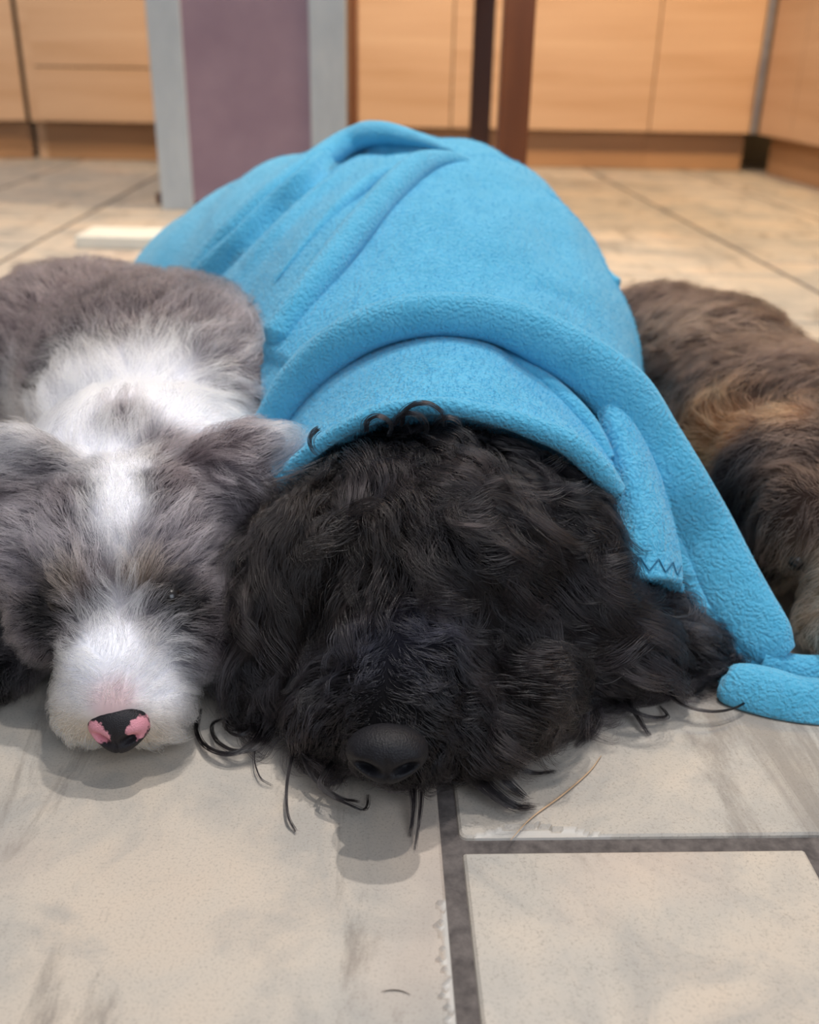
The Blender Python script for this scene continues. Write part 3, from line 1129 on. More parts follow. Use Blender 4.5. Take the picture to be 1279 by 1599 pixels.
def fold_on_dome(pts, r, lift_, n=120, m=20, flat=0.7, end=0.05):
    C = on_dome(pts, n)
    nn = []
    for c in C:
        _, nr_, *_ = dbvh.find_nearest(Vector(c)); v = np.array(nr_)
        nn.append(v if v[2] > 0 else -v)
    nn = unit(np.array(nn))
    k = np.ones(9) / 9
    nn = unit(np.stack([np.convolve(np.pad(nn[:, i], 4, 'edge'), k, 'valid') for i in range(3)], 1))
    f = np.linspace(0, 1, n)
    R_ = r * np.minimum(1, (f / 0.35) ** 0.8 + 0.08) * np.minimum(1, ((1 - f) / end) + (0.4 if end < 0.1 else 0.05))
    C = C + nn * (lift_ * np.minimum(1, f / 0.3))[:, None]
    T = unit(np.gradient(C, axis=0)); sd = unit(np.cross(T, nn))
    a = np.linspace(0, 2 * np.pi, m, endpoint=False)
    P = C[:, None] + sd[:, None] * (R_[:, None] * np.cos(a))[..., None] + nn[:, None] * (R_[:, None] * flat * np.sin(a))[..., None]
    add_grid(P, True, True)


fold_on_dome([(712, 238, 1.10), (655, 226, 1.16), (600, 222, 1.20), (548, 238, 1.22), (492, 276), (434, 320), (384, 366), (348, 404), (316, 448)], 0.0165, 0.012, flat=0.9)
fold_on_dome([(752, 262), (712, 262), (662, 280), (616, 322), (572, 376), (528, 436), (488, 492), (446, 556)], 0.0150, 0.0150, flat=1.0)
fold_on_dome([(655, 258), (600, 276), (540, 322), (486, 380), (432, 446)], 0.0090, 0.0040, flat=0.9, end=0.45)
blanket = mesh_np('blanket', BV, BF, (M_FLEECE,))
tag(blanket, 'sky blue fleece blanket draped over the black dog lying in the middle', 'blanket')
# zigzag stitching near the hem of the flap
zz = []
row0, row1 = flap[104], flap[114]
FN = grid_normals(flap)
if FN[60, 35] @ (EYE - flap[60, 35]) < 0: FN = -FN
nz = 9
for k in range(nz + 1):
    i = int(4 + (len(row0) - 9) * k / nz)
    j = 106 if k % 2 else 116
    zz.append(flap[j, i] + FN[j, i] * 0.0036)
zz = np.array(zz)
poly = np.concatenate([np.linspace(zz[i], zz[i + 1], 6, endpoint=False) for i in range(nz)] + [zz[-1:]])
M_THREAD = mat_noise('blue_thread', srgb(28, 92, 128), srgb(40, 108, 144), 90, 0.9, 0)
SV, SF = [], []
T_ = unit(np.gradient(poly, axis=0)); s1 = unit(np.cross(T_, unit(EYE - poly))); s2 = np.cross(s1, T_)
for k in range(len(poly)):
    for a_ in range(5):
        SV.append(poly[k] + 0.0005 * (math.cos(a_ * 1.2566) * s1[k] + math.sin(a_ * 1.2566) * s2[k]))
for k in range(len(poly) - 1):
    for a_ in range(5):
        SF.append((k * 5 + a_, k * 5 + (a_ + 1) % 5, (k + 1) * 5 + (a_ + 1) % 5, (k + 1) * 5 + a_))
mesh_np('stitching', SV, SF, (M_THREAD,), blanket)['label'] = 'dark blue zigzag stitching on the hem'

# short fleece pile standing on the cloth
SBK = Surf(blanket)
npile = 170000
def keep_pile(c):
    return np.where(c[:, 2] < 0.004, 0.0, 1.0) * np.clip((1.75 - c[:, 1]) / 1.0, 0.3, 1) ** 2
PP, PN_ = SBK.sample(npile, keep_pile)
sgn = np.sign((PN_ * unit(EYE - PP)).sum(1))
t1 = unit(RNG.normal(0, 1, (npile, 3)))
ln_ = RNG.uniform(0.0010, 0.0026, npile)[:, None]
d1 = unit(PN_ * 0.8 + t1 * 0.8); d2 = unit(PN_ * 0.1 + t1 + RNG.normal(0, .6, (npile, 3)))
X = np.stack([PP - PN_ * 0.0003, PP + d1 * ln_ * 0.6, PP + d1 * ln_ * 0.6 + d2 * ln_ * 0.7], 1)
cv = bpy.data.hair_curves.new('fleece_pile')
cv.add_curves([3] * npile)
cv.attributes['position'].data.foreach_set('vector', X.astype(np.float32).ravel())
ra = cv.attributes.get('radius') or cv.attributes.new('radius', 'FLOAT', 'POINT')
ra.data.foreach_set('value', np.tile([0.00013, 0.00012, 0.00006], npile).astype(np.float32))
pm = NT('fleece_fibre')
pm.b.inputs['Base Color'].default_value = (*srgb(100, 194, 230), 1)
pm.b.inputs['Roughness'].default_value = 0.9
pm.b.inputs['Specular IOR Level'].default_value = 0.1
cv.materials.append(pm.m)
tag(link('fleece_pile', cv, blanket), None, None, None, 'stuff')

# ------------------------------------------------------------ black dog
def black_default(P):
    d = np.stack([(P[:, 0] - 0.01) * 6, np.full(len(P), -0.7), np.full(len(P), -0.5)], 1)
    return unit(d)


def nose_shape(wide=1.0):
    def f(p):
        x, y, z = p
        # flatten the front, widen the top, nostril hollows on both sides, groove below
        for sx in (-1, 1):
            # comma nostril: slants down and out to the side
            qx, qz = x * sx - 0.48, z + 0.34
            u_ = qx * 0.90 + qz * 0.42; w_ = -qx * 0.42 + qz * 0.90
            k = math.exp(-(u_ / 0.34) ** 2 - (w_ / 0.15) ** 2) * (1 if p.y < 0.15 else 0)
            y += 0.60 * k
            q = math.exp(-((abs(p.x) - 0.78) / 0.22) ** 2 - ((p.z + 0.05) / 0.35) ** 2) * (1 if p.y < 0 and p.x * sx > 0 else 0)
            y -= 0.12 * q
        if p.y < 0.2:
            g = math.exp(-(p.x / 0.06) ** 2) * (1 / (1 + math.exp((p.z + 0.05) * 12)))
            y += 0.14 * g
        if z < -0.2: x *= 1 - 0.35 * min(1, (-0.2 - z))
        if z > 0.3: z = 0.3 + (z - 0.3) * 0.75
        return Vector((x, y, z))
    return f


def mat_nose(name, base, pink=None, scale=900):
    s = NT(name)
    v = s.coord()
    vor = s.add('ShaderNodeTexVoronoi', i_Scale=float(scale))
    s.l(v, vor.inputs['Vector'])
    if pink:
        a = s.add('ShaderNodeAttribute', attribute_name='pink')
        n = s.noise(v, 260, 3, 0.6)
        ad = s.add('ShaderNodeMath', operation='MULTIPLY_ADD'); ad.inputs[1].default_value = 0.7
        s.l(n, ad.inputs[0]); s.l(a.outputs['Fac'], ad.inputs[2])
        f = s.ramp(ad.outputs[0], [(0.74, (0, 0, 0)), (0.86, (1, 1, 1))])
        s.l(s.mix(f, base, pink), s.b.inputs['Base Color'])
    else:
        n = s.noise(v, 220, 4, 0.6)
        s.l(s.ramp(n, [(0.3, base), (0.75, tuple(c * 1.8 for c in base))]), s.b.inputs['Base Color'])
    s.b.inputs['Roughness'].default_value = 0.55
    s.b.inputs['Specular IOR Level'].default_value = 0.3
    s.bump(vor.outputs['Distance'], 0.5, 0.0006)
    return s.m


dog = empty('black_dog', (0.02, 0.75, 0))
tag(dog, 'curly black dog lying in the middle, chin on the tiles, under a blue blanket', 'dog')
B_ = body('body', [
    ((0.020, 0.630, 0.112), (0.086, 0.088, 0.066)),          # skull
    ((0.020, 0.665, 0.140), (0.084, 0.055, 0.034)),          # crown
    ((0.018, 0.598, 0.130), (0.060, 0.055, 0.040)),          # brow
    ((0.004, 0.545, 0.070), (0.046, 0.060, 0.044)),
    ((-0.004, 0.508, 0.055), (0.036, 0.050, 0.036)),         # muzzle
    ((-0.008, 0.480, 0.050), (0.028, 0.026, 0.027)),
    ((0.034, 0.530, 0.036), (0.042, 0.048, 0.032)),          # cheeks
    ((0.070, 0.560, 0.044), (0.044, 0.050, 0.038)),
    ((-0.036, 0.535, 0.034), (0.036, 0.045, 0.030)),
    ((-0.064, 0.620, 0.105), (0.040, 0.050, 0.045)),         # hanging ears
    ((-0.086, 0.602, 0.062), (0.028, 0.048, 0.055), (0, 12, 0)),
    ((-0.096, 0.592, 0.032), (0.030, 0.040, 0.030)),
    ((0.098, 0.640, 0.108), (0.044, 0.052, 0.045)),
    ((0.122, 0.625, 0.066), (0.036, 0.052, 0.055), (0, -18, 0)),
    ((0.140, 0.620, 0.034), (0.045, 0.045, 0.032)),
    ((0.165, 0.660, 0.022), (0.045, 0.045, 0.022)),
    ((0.185, 0.700, 0.034), (0.045, 0.050, 0.034)),
    ((0.202, 0.645, 0.020), (0.042, 0.034, 0.020)),          # folded foreleg
    ((-0.09, 0.660, 0.026), (0.040, 0.060, 0.026)),
    ((0.020, 0.730, 0.090), (0.090, 0.110, 0.078)),          # neck
    ((0.025, 0.880, 0.115), (0.120, 0.150, 0.105)),
    ((0.030, 1.050, 0.135), (0.130, 0.200, 0.130)),
    ((0.000, 1.220, 0.140), (0.130, 0.180, 0.140)),
    ((-0.100, 1.25, 0.060), (0.090, 0.140, 0.058)),
    ((0.100, 1.20, 0.060), (0.080, 0.140, 0.058)),
], 0.007, dog)
B_.parent = dog; B_.location = (-0.02, -0.75, 0)
SB = Surf(B_)
BK = srgb(14, 12, 14); BB = srgb(21, 17, 16); BL = srgb(40, 40, 50)
bcol = [(600, 1000, BL, .018), (600, 1090, BK, .014), (500, 900, BB), (450, 800, BB), (650, 720, BK), (750, 800, BK), (560, 860, BB),
        (820, 900, BK), (900, 1000, BK), (420, 1000, BK), (700, 1100, BK), (520, 1100, BK), (880, 750, BK), (800, 1150, BB)]
bdir = [  # hair flow on the head
    (650, 690, 640, 760), (560, 700, 520, 770), (480, 760, 430, 830), (740, 700, 800, 760), (820, 740, 880, 800),
    (600, 800, 590, 870), (530, 830, 480, 930), (470, 860, 440, 960), (680, 780, 760, 850), (760, 830, 830, 900), (700, 900, 760, 960),
    (590, 940, 600, 990), (560, 980, 500, 1020), (630, 980, 690, 1010), (600, 1040, 598, 1000),
    (570, 1060, 520, 1090), (630, 1060, 680, 1100), (540, 1040, 480, 1100), (660, 1030, 730, 1090),
    (520, 1150, 470, 1210), (680, 1150, 720, 1220), (580, 1235, 575, 1270), (640, 1235, 650, 1275),
    (450, 1000, 430, 1080), (400, 920, 380, 1010), (400, 1060, 370, 1130), (430, 1130, 440, 1190),
    (760, 1000, 800, 1070), (820, 960, 880, 1020), (880, 900, 940, 960), (900, 820, 960, 880), (850, 1080, 890, 1130), (780, 1130, 810, 1190),
    (940, 950, 1000, 1030), (1000, 980, 1060, 1040), (930, 1050, 990, 1090), (730, 1200, 750, 1240)]
blen = [(600, 1100, .007, .016), (600, 1050, .010, .014), (600, 1000, .016, .016), (560, 1130, .012, .014), (640, 1130, .012, .014), (590, 1150, .006, .014),
        (650, 700, .050), (520, 800, .055), (760, 800, .055), (470, 900, .060), (620, 860, .050), (720, 930, .050), (820, 1000, .055), (900, 900, .060),
        (420, 1000, .060), (400, 1080, .065), (470, 1160, .042), (700, 1120, .040), (780, 1150, .045), (850, 1080, .050), (960, 1000, .070), (1040, 1000, .055), (1090, 950, .022), (1110, 1030, .024, .02), (1060, 930, .022),
        (570, 1245, .018, .018), (640, 1245, .020, .018), (520, 1060, .034, .02), (680, 1050, .034, .02)]


def keep_black(c):
    k = (c[:, 1] < 0.80).astype(float)
    k *= np.where(c[:, 2] < 0.006, 0.0, 1.0)
    # no coat where the nose leather sits
    k *= np.where(np.linalg.norm((c - np.array([-0.010, 0.452, 0.056])) / np.array([0.022, 0.020, 0.018]), axis=1) < 1, 0, 1)
    k *= np.where(c[:, 1] > 0.72, 0.3, 1.0)
    return k


groom('fur', SB, 1500, 46000, bcol, bdir, blen, black_default, keep_black, steps=16, lift=0.75, gravity=0.26, clump=0.93, curl=0.0085,
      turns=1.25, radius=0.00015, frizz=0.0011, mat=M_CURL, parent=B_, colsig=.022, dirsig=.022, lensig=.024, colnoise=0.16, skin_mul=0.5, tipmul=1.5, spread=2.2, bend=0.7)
def keep_locks(c):
    k = keep_black(c)
    k *= np.where((c[:, 1] < 0.53) & (np.abs(c[:, 0] + 0.005) < 0.034) & (c[:, 2] > 0.03), 0.0, 1.0)
    return k


BK_HIGHLIGHT = srgb(30, 26, 28)  # lighter black paints highlight streaks into the overlay locks
groom('curly_locks', SB, 420, 24000, [(c[0], c[1], BK_HIGHLIGHT) if c[2] is BK else c for c in bcol], bdir, [(l[0], l[1], l[2] * 1.45, *l[3:]) for l in blen], black_default, keep_locks,
      steps=20, lift=1.0, gravity=0.24, clump=0.95, curl=0.0115, turns=1.2, radius=0.00016, frizz=0.0009, mat=M_CURL, parent=B_, colsig=.022,
      dirsig=.022, lensig=.024, colnoise=0.3, tipmul=1.6, spread=2.2, bend=1.0)
M_NOSE = mat_nose('black_nose_leather', srgb(17, 16, 20))
nz_ = lathe_blob('nose', (-0.010, 0.457, 0.061), (0.0235, 0.018, 0.0185), M_NOSE, dog, 96, (-22, 0, 0), nose_shape())
nz_.location = (-0.02, -0.75, 0)

# loose locks spread on the tiles
LK = []


def floor_lock(pts, n, spread, z0=0.006, z1=0.0015):
    g = [ground(*p) for p in pts]
    for _ in range(n):
        o1, o2 = RNG.normal(0, spread, 2), RNG.normal(0, spread, 2)
        L = len(g)
        out = []
        for i, q in enumerate(g):
            f = i / (L - 1)
            o = o1 * (1 - f) + o2 * f * 0.5
            out.append((q[0] + o[0], q[1] + o[1], z0 * (1 - f) + z1 + abs(RNG.normal(0, .0004))))
        LK.append(out)


floor_lock([(430, 1130), (400, 1180), (360, 1194), (325, 1180), (308, 1150), (312, 1110)], 40, 0.0022, .012)
floor_lock([(420, 1110), (400, 1150), (375, 1165), (355, 1150), (362, 1125), (382, 1130)], 16, 0.0012, .012)
floor_lock([(430, 1150), (410, 1185), (370, 1190), (340, 1170), (332, 1140), (350, 1125)], 22, 0.0015, .012)
floor_lock([(460, 1170), (420, 1160), (398, 1190), (405, 1222), (425, 1232)], 8, 0.0010, .012)
floor_lock([(470, 1180), (458, 1215), (449, 1250), (450, 1285), (462, 1302)], 26, 0.0008, .02)
floor_lock([(520, 1230), (500, 1262), (555, 1285), (572, 1275), (575, 1245)], 18, 0.0010, .02)
floor_lock([(470, 1210), (490, 1245), (530, 1262), (560, 1255)], 24, 0.0012, .02)
floor_lock([(640, 1250), (645, 1280), (640, 1310)], 20, 0.0015, .02)
floor_lock([(658, 1250), (656, 1290), (648, 1330)], 14, 0.0010, .02)
floor_lock([(720, 1230), (760, 1260), (800, 1275), (830, 1262)], 60, 0.0040, .02)
floor_lock([(740, 1215), (790, 1245), (820, 1250)], 40, 0.0040, .02)
floor_lock([(760, 1190), (820, 1222), (868, 1208)], 20, 0.0020, .015)
floor_lock([(920, 1090), (960, 1120), (1010, 1135), (1040, 1128), (1030, 1105)], 22, 0.0022, .014)
floor_lock([(960, 1080), (980, 1115), (1000, 1140), (1015, 1152)], 24, 0.0020, .014)
floor_lock([(1020, 1070), (1050, 1115), (1100, 1130), (1150, 1118), (1182, 1085), (1190, 1052)], 26, 0.0010, .012, 0.003)
floor_lock([(1000, 1070), (1040, 1100), (1080, 1100), (1100, 1070), (1080, 1055)], 22, 0.0022, .014)
floor_lock([(940, 1060), (965, 1090), (1020, 1100), (1060, 1080), (1050, 1050)], 26, 0.0025, .016)
floor_lock([(1040, 1040), (1080, 1075), (1120, 1075), (1140, 1050)], 30, 0.0025, .016)
floor_lock([(900, 1110), (930, 1145), (900, 1170)], 24, 0.0035, .014)
lk = raw_strands('curl', LK, 0.00022, BK, M_CURL, B_, 22)
lk['label'] = 'long loose curls spread on the tiles'
# curls standing up against the blanket
CU = []
for px, py, Y, r, a0, a1, n in ((590, 668, 0.636, 20, 200, -40, 26), (512, 690, .630, 26, 120, 230, 18), (660, 660, 0.636, 34, 190, -10, 30), (640, 668, .634, 26, 170, -30, 26), (700, 672, 0.636, 22, 160, 10, 20)):
    for _ in range(n):
        dr = RNG.normal(0, 2.2); dy = RNG.normal(0, .002)
        dx_, dy_ = RNG.normal(0, 1.6, 2)
        CU.append([at(px + dx_ + (r + dr) * math.cos(math.radians(a)), py + dy_ - (r + dr) * math.sin(math.radians(a)) * .9, Y + dy - 0.001 * i)
                   for i, a in enumerate(np.linspace(a0, a1, 6))])
lk = raw_strands('curl', CU, 0.00022, BK, M_CURL, B_, 20)
lk['label'] = 'short upright curls on the crown of the head'


# ------------------------------------------------------------ grey and white puppy
pup = empty('grey_puppy', (-0.22, 0.75, 0))
tag(pup, 'grey and white merle puppy with a pink-spotted nose lying at the left', 'dog')
G_ = body('body', [
    ((-0.200, 0.640, 0.100), (0.074, 0.078, 0.060)),         # skull
    ((-0.197, 0.600, 0.095), (0.056, 0.050, 0.044)),
    ((-0.190, 0.555, 0.062), (0.036, 0.050, 0.036)),         # muzzle
    ((-0.184, 0.528, 0.045), (0.030, 0.030, 0.029)),
    ((-0.205, 0.535, 0.034), (0.024, 0.030, 0.024)),
    ((-0.163, 0.535, 0.034), (0.024, 0.030, 0.024)),
    ((-0.243, 0.594, 0.066), (0.030, 0.040, 0.036)),         # cheeks
    ((-0.148, 0.590, 0.062), (0.032, 0.040, 0.042)),
    ((-0.268, 0.635, 0.092), (0.036, 0.046, 0.048)),
    ((-0.130, 0.674, 0.158), (0.044, 0.014, 0.019), (10, -12, 6)),    # ear
    ((-0.122, 0.660, 0.130), (0.030, 0.014, 0.032), (10, 0, 0)),
    ((-0.276, 0.668, 0.150), (0.042, 0.014, 0.022), (10, 14, -6)),
    ((-0.290, 0.655, 0.122), (0.030, 0.014, 0.034), (10, 0, 0)),
    ((-0.210, 0.740, 0.105), (0.095, 0.090, 0.075)),         # neck
    ((-0.215, 0.870, 0.112), (0.130, 0.120, 0.095)),         # shoulders
    ((-0.260, 0.990, 0.115), (0.150, 0.130, 0.105)),
    ((-0.235, 0.930, 0.122), (0.142, 0.120, 0.100)),
    ((-0.350, 1.060, 0.105), (0.150, 0.120, 0.110)),
    ((-0.155, 0.870, 0.050), (0.060, 0.110, 0.048)),
    ((-0.292, 0.620, 0.024), (0.036, 0.070, 0.022)),         # foreleg at the left
    ((-0.120, 0.700, 0.024), (0.034, 0.060, 0.022)),
], 0.0065, pup)
G_.location = (0.22, -0.75, 0)
SG = Surf(G_)
W1 = srgb(243, 242, 249); W2 = srgb(214, 212, 218); GR = srgb(132, 124, 130); GB = srgb(112, 98, 100); GD = srgb(74, 66, 70); DK = srgb(14, 12, 13)
TAN = srgb(150, 130, 110); PK = srgb(232, 196, 196); CR = srgb(222, 208, 190)
gcol = [
    (180, 720, W1, .012), (185, 770, W1, .010), (180, 810, W1, .009), (172, 690, W1, .014), (188, 850, W2, .007), (178, 945, W2, .008), (180, 985, W1, .012),
    (100, 1055, W1, .011), (250, 1055, W1, .011), (105, 990, GR, .008), (245, 985, GR, .007), (135, 975, W2, .006), (180, 1080, PK, .007), (180, 1040, W1, .010), (70, 1110, W2, .014), (290, 1100, W2, .014), (180, 1190, CR, .014), (110, 1150, CR, .012), (250, 1150, CR, .012),
    (120, 860, GR, .014), (60, 840, GR, .016), (20, 860, GR), (240, 850, GR, .014), (300, 850, GR, .016), (340, 870, GR), (110, 780, GD, .010), (70, 720, GD, .012), (130, 730, GR, .010), (255, 760, GD, .010), (250, 700, GB, .012),
    (110, 900, TAN, .008), (140, 920, GB, .008), (225, 890, TAN, .008), (205, 950, GR, .008), (150, 960, GR, .007),
    (265, 930, DK, .013), (300, 950, DK, .013), (80, 950, DK, .013), (55, 970, DK, .012), (250, 925, DK, .007), (285, 942, DK, .008), (312, 955, DK, .008), (62, 952, DK, .007), (98, 952, DK, .007), (72, 975, DK, .008), (30, 1000, GR, .010), (310, 1000, GD, .010), (345, 980, GD, .010), (100, 1000, GR, .008), (250, 1000, W2, .009), (60, 1040, GR, .010), (300, 1040, GR, .008),
    (330, 690, GB, .016), (400, 680, GB, .016), (430, 670, W2, .009), (360, 740, GR, .014), (380, 790, GD, .012), (300, 700, GB, .012),
    (20, 760, GD, .014), (10, 700, GR, .012), (190, 660, GR, .012), (200, 640, GB, .010),
    (100, 640, W1, .030), (200, 600, W1, .030), (300, 620, W1, .026), (30, 640, W1, .026), (350, 640, W2, .018), (100, 580, W2, .020), (230, 560, W2, .022), (20, 690, W2, .014),
    (30, 500, GB, .05), (150, 470, GD, .035), (100, 430, GB, .05), (250, 480, GB, .04), (330, 500, GR, .04), (400, 560, GR, .03), (400, 500, GB, .03), (300, 430, GD, .03), (200, 410, GD, .04), (60, 400, GD, .04), (380, 620, GB, .02), (10, 560, GB, .03), (250, 420, GB, .03),
    (20, 1080, DK, .022), (5, 1050, DK, .02), (30, 1110, DK, .016)]
gdir = [
    (180, 760, 180, 700), (180, 840, 178, 780), (120, 800, 95, 740), (60, 820, 20, 780), (30, 880, -30, 860), (240, 800, 270, 730), (300, 830, 360, 780), (320, 880, 380, 850),
    (130, 880, 110, 820), (230, 880, 250, 820), (180, 930, 180, 870), (170, 1000, 165, 940), (190, 1000, 200, 940),
    (130, 1000, 80, 990), (240, 990, 290, 960), (100, 1040, 50, 1050), (260, 1040, 310, 1050), (180, 1080, 180, 1020), (120, 1090, 70, 1110), (250, 1090, 300, 1110),
    (110, 1150, 80, 1190), (180, 1195, 180, 1230), (250, 1150, 290, 1180), (60, 1000, 20, 1040), (320, 990, 350, 1030), (100, 920, 60, 880), (270, 905, 320, 880),
    (300, 690, 350, 685), (370, 690, 430, 670), (420, 680, 460, 665), (370, 740, 410, 760), (370, 790, 400, 820), (60, 720, 10, 700), (20, 760, -30, 790),
    (200, 660, 200, 610), (100, 650, 60, 580), (200, 620, 210, 540), (300, 630, 350, 590), (30, 660, -40, 620), (150, 600, 120, 520), (250, 580, 280, 500), (350, 640, 400, 620),
    (100, 480, 60, 430), (200, 460, 190, 400), (300, 480, 330, 420), (400, 540, 440, 500), (380, 600, 430, 600), (30, 500, -20, 460), (300, 430, 320, 395), (410, 640, 430, 680)]
glen = [(180, 760, .016), (180, 1090, .005, .012), (180, 1050, .008, .012), (130, 1050, .016, .014), (240, 1050, .016, .014), (180, 990, .012, .012), (180, 930, .018, .015), (120, 860, .024), (250, 860, .024),
        (80, 1000, .020, .02), (290, 1000, .020, .02), (70, 1110, .026, .02), (290, 1110, .026, .02), (180, 1200, .022, .02), (110, 1160, .024, .02), (250, 1160, .024, .02),
        (60, 780, .030), (300, 780, .030), (420, 680, .040, .025), (380, 780, .034, .02), (330, 700, .022, .02), (20, 760, .034), (200, 650, .030), (100, 640, .045), (200, 590, .050), (300, 620, .045),
        (100, 450, .045, .08), (300, 450, .042, .08), (400, 560, .040, .05), (180, 1150, .005, .010), (270, 935, .007, .012), (80, 948, .007, .012)]


def pup_default(P):
    return unit(np.stack([(P[:, 0] + 0.22) * 5, np.full(len(P), 0.8), np.full(len(P), -0.25)], 1))


def keep_grey(c):
    k = np.where(c[:, 2] < 0.005, 0.0, 1.0)
    k *= np.where(np.linalg.norm((c - np.array([-0.180, 0.498, 0.042])) / np.array([0.021, 0.018, 0.016]), axis=1) < 1, 0, 1)
    k *= np.where(c[:, 1] > 0.80, 0.45, 1.0)
    k *= np.where(c[:, 1] < 0.60, 1.5, 1.0)
    k *= np.where(c[:, 0] < -0.50, 0.3, 1.0)
    return k


groom('fur', SG, 3400, 120000, gcol, gdir, glen, pup_default, keep_grey, steps=10, lift=0.8, gravity=0.10, clump=0.86, curl=0.0032,
      turns=0.7, radius=0.00012, frizz=0.0022, mat=M_FUR, parent=G_, colsig=.02, dirsig=.024, lensig=.028, colnoise=0.32, skin_mul=0.45, tipmul=1.35, spread=2.0, bend=0.6)
PN = mat_nose('mottled_pink_nose_leather', srgb(36, 34, 38), srgb(222, 152, 164), 1300)
pn_ = lathe_blob('nose', (-0.1785, 0.507, 0.0385), (0.0192, 0.0135, 0.0185), PN, pup, 96, (-16, 0, 0), nose_shape())
pn_.location = (0.22, -0.75, 0)
me = pn_.data
pk = []
for v in me.vertices:
    x = (v.co.x + 0.1785) / 0.0190; z = (v.co.z - 0.0385) / 0.0185
    a_ = math.exp(-(((x + 0.58) / 0.50) ** 2 + ((z + 0.02) / 0.50) ** 2)) + math.exp(-(((x - 0.72) / 0.38) ** 2 + ((z - 0.10) / 0.48) ** 2))
    pk.append(a_ * 0.9)
at_ = me.attributes.new('pink', 'FLOAT', 'POINT'); at_.data.foreach_set('value', pk)
M_EYE = NT('dark_eye'); M_EYE.b.inputs['Base Color'].default_value = (0.010, 0.007, 0.006, 1); M_EYE.b.inputs['Roughness'].default_value = 0.22; M_EYE = M_EYE.m
for px, py in ((268, 932), (86, 944)):
    p, n_ = SG.hit(px, py)
    c = p - n_ * 0.0045
    e_ = lathe_blob('eye', tuple(c), (0.0085, 0.0085, 0.0085), M_EYE, pup, 24)
    e_.location = (0.22, -0.75, 0)


# ------------------------------------------------------------ brown puppy
bro = empty('brown_puppy', (0.33, 0.85, 0))
tag(bro, 'dark brown and tan puppy lying at the right edge beside the blanket end', 'dog')
R_ = body('body', [
    ((0.372, 0.730, 0.085), (0.066, 0.070, 0.058)),          # skull
    ((0.345, 0.670, 0.055), (0.036, 0.045, 0.036)),          # muzzle
    ((0.335, 0.635, 0.042), (0.028, 0.030, 0.026)),
    ((0.330, 0.660, 0.028), (0.030, 0.040, 0.024)),
    ((0.305, 0.725, 0.088), (0.024, 0.038, 0.042), (0, 10, 0)),      # ear
    ((0.440, 0.730, 0.075), (0.022, 0.036, 0.046), (0, -10, 0)),
    ((0.345, 0.810, 0.090), (0.078, 0.085, 0.068)),          # neck
    ((0.345, 0.920, 0.095), (0.105, 0.110, 0.085)),
    ((0.320, 1.040, 0.105), (0.110, 0.120, 0.090)),
    ((0.290, 1.130, 0.100), (0.100, 0.090, 0.088)),
    ((0.300, 0.800, 0.035), (0.040, 0.080, 0.034)),
    ((0.430, 0.900, 0.035), (0.050, 0.100, 0.034)),
], 0.0065, bro)
R_.location = (-0.33, -0.85, 0)
SR = Surf(R_)
D1 = srgb(44, 34, 31); D2 = srgb(70, 54, 47); D3 = srgb(104, 84, 72); OR = srgb(186, 124, 80); BKB = srgb(26, 22, 24); GT = srgb(190, 164, 140)
rcol = [(1000, 470, D1, .04), (1080, 470, D1, .04), (1150, 520, D2, .03), (1200, 530, D1, .02), (1050, 560, D2, .04), (1040, 520, D3, .02), (1100, 600, D2, .03), (1180, 600, D1, .03), (1250, 620, D2, .03),
        (1110, 650, OR, .016), (1150, 660, OR, .014), (1100, 710, OR, .014), (1230, 640, OR, .010), (1200, 650, D1, .010),
        (1140, 740, BKB, .018), (1160, 800, BKB, .018), (1190, 850, BKB, .014), (1180, 700, BKB, .012), (1240, 720, D2, .016), (1260, 790, D2, .016), (1220, 780, D1, .012),
        (1230, 860, D3, .014), (1270, 900, GT, .012), (1230, 930, GT, .010), (1190, 900, BKB, .008), (1250, 980, GT, .018), (1260, 1010, GT, .018), (1279, 950, GT, .02), (1275, 560, D2, .04)]
rdir = [(1000, 480, 1060, 450), (1080, 480, 1140, 460), (1150, 540, 1220, 540), (1050, 570, 1130, 540), (1100, 620, 1170, 590), (1180, 600, 1240, 580), (1150, 650, 1090, 650), (1120, 700, 1080, 720),
        (1200, 700, 1150, 740), (1150, 760, 1140, 830), (1200, 820, 1170, 870), (1260, 740, 1240, 690), (1250, 800, 1200, 840), (1230, 870, 1200, 920), (1260, 920, 1230, 960), (1250, 980, 1240, 1020), (1275, 1000, 1275, 1040)]
rlen = [(1050, 500, .045, .08), (1150, 560, .045, .06), (1200, 640, .035), (1120, 680, .036), (1160, 780, .042), (1250, 760, .024), (1240, 880, .026), (1250, 980, .022), (1270, 1010, .020)]


def bro_default(P):
    return unit(np.stack([(P[:, 0] - 0.34) * 5, np.full(len(P), 0.8), np.full(len(P), -0.25)], 1))


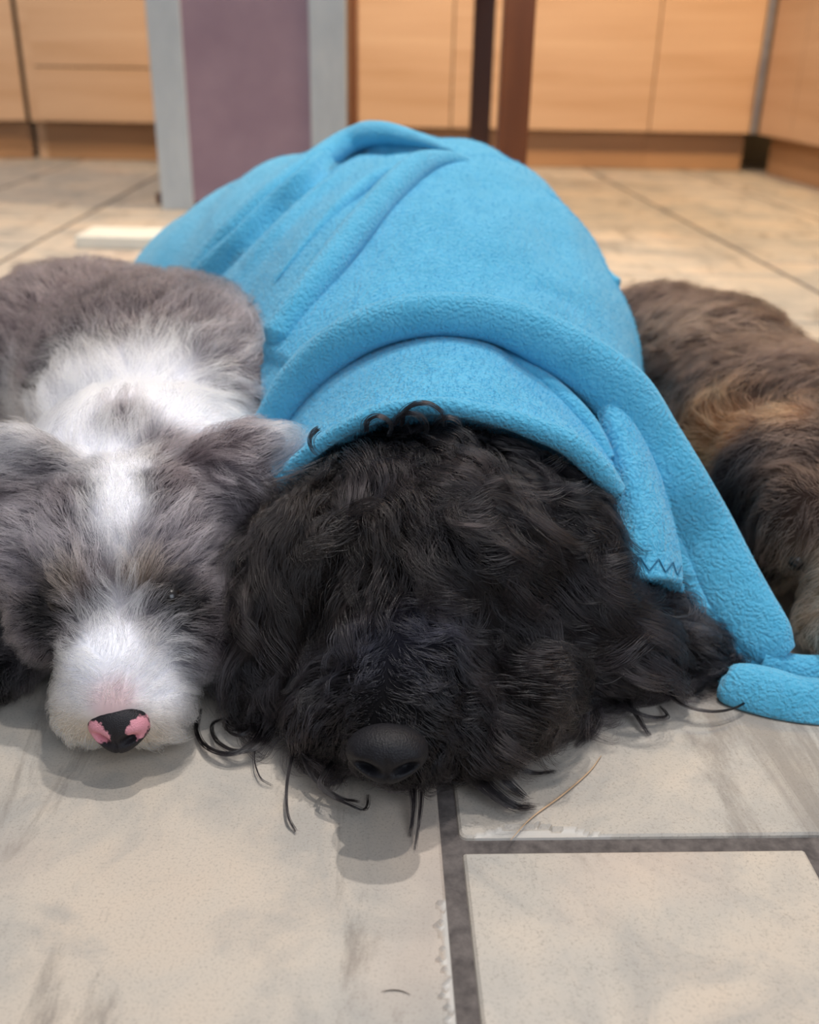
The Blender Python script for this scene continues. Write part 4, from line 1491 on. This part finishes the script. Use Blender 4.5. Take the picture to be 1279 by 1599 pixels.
groom('fur', SR, 3000, 60000, rcol, rdir, rlen, bro_default, lambda c: np.where(c[:, 2] < 0.005, 0.0, 1.0), steps=10, lift=0.75, gravity=0.15, clump=0.82, curl=0.0045,
      turns=0.7, radius=0.00011, frizz=0.0022, mat=M_FUR, parent=R_, colsig=.02, dirsig=.03, lensig=.03, colnoise=0.3, skin_mul=0.45, tipmul=1.4, spread=1.6, bend=0.6)
lathe_blob('nose', (0.333, 0.606, 0.046), (0.0165, 0.011, 0.0125), M_NOSE, bro, 48, (-16, 0, 0), nose_shape()).location = (-0.33, -0.85, 0)
for px, py in ((1240, 880), (1330, 880)):
    p, n_ = SR.hit(px, py)
    lathe_blob('eye', tuple(p - n_ * 0.003), (0.008, 0.008, 0.008), M_EYE, bro, 24).location = (-0.33, -0.85, 0)


# ------------------------------------------------------------ small things on the tiles
M_STRAW = mat_noise('dry_straw', srgb(186, 152, 118), srgb(204, 170, 134), 60, 0.6, 0)
def thin_thing(name, pts, r, mat, label, cat):
    P = catmull(np.array([list(ground(p[0], p[1], p[2])) for p in pts]), 40)
    T = unit(np.gradient(P, axis=0)); s1 = unit(np.cross(T, np.array([0, 0, 1.0]))); s2 = np.cross(s1, T)
    V, Fc = [], []
    for k in range(40):
        rr = r * (1 - 0.7 * (abs(k - 20) / 20) ** 2)
        for a in range(6):
            V.append(P[k] + rr * (math.cos(a * 1.0472) * s1[k] + math.sin(a * 1.0472) * s2[k]))
    for k in range(39):
        for a in range(6):
            Fc.append((k * 6 + a, k * 6 + (a + 1) % 6, k * 6 + 6 + (a + 1) % 6, k * 6 + 6 + a))
    tag(mesh_np(name, V, Fc, (mat,)), label, cat)
thin_thing('straw', [(797, 1312, .001), (830, 1277, .001), (880, 1240, .0012), (920, 1205, .001), (939, 1180, .001)], 0.0006, M_STRAW, 'thin tan straw lying on the tile right of the black dog chin', 'straw')
M_HAIRD = mat_noise('shed_hair', srgb(60, 50, 44), srgb(70, 60, 52), 60, 0.6, 0)
thin_thing('shed_hair', [(595, 1549, .0006), (610, 1546, .0006), (626, 1547, .0006), (641, 1553, .0006)], 0.00028, M_HAIRD, 'tiny dark shed hair on the big tile at the bottom', 'hair')
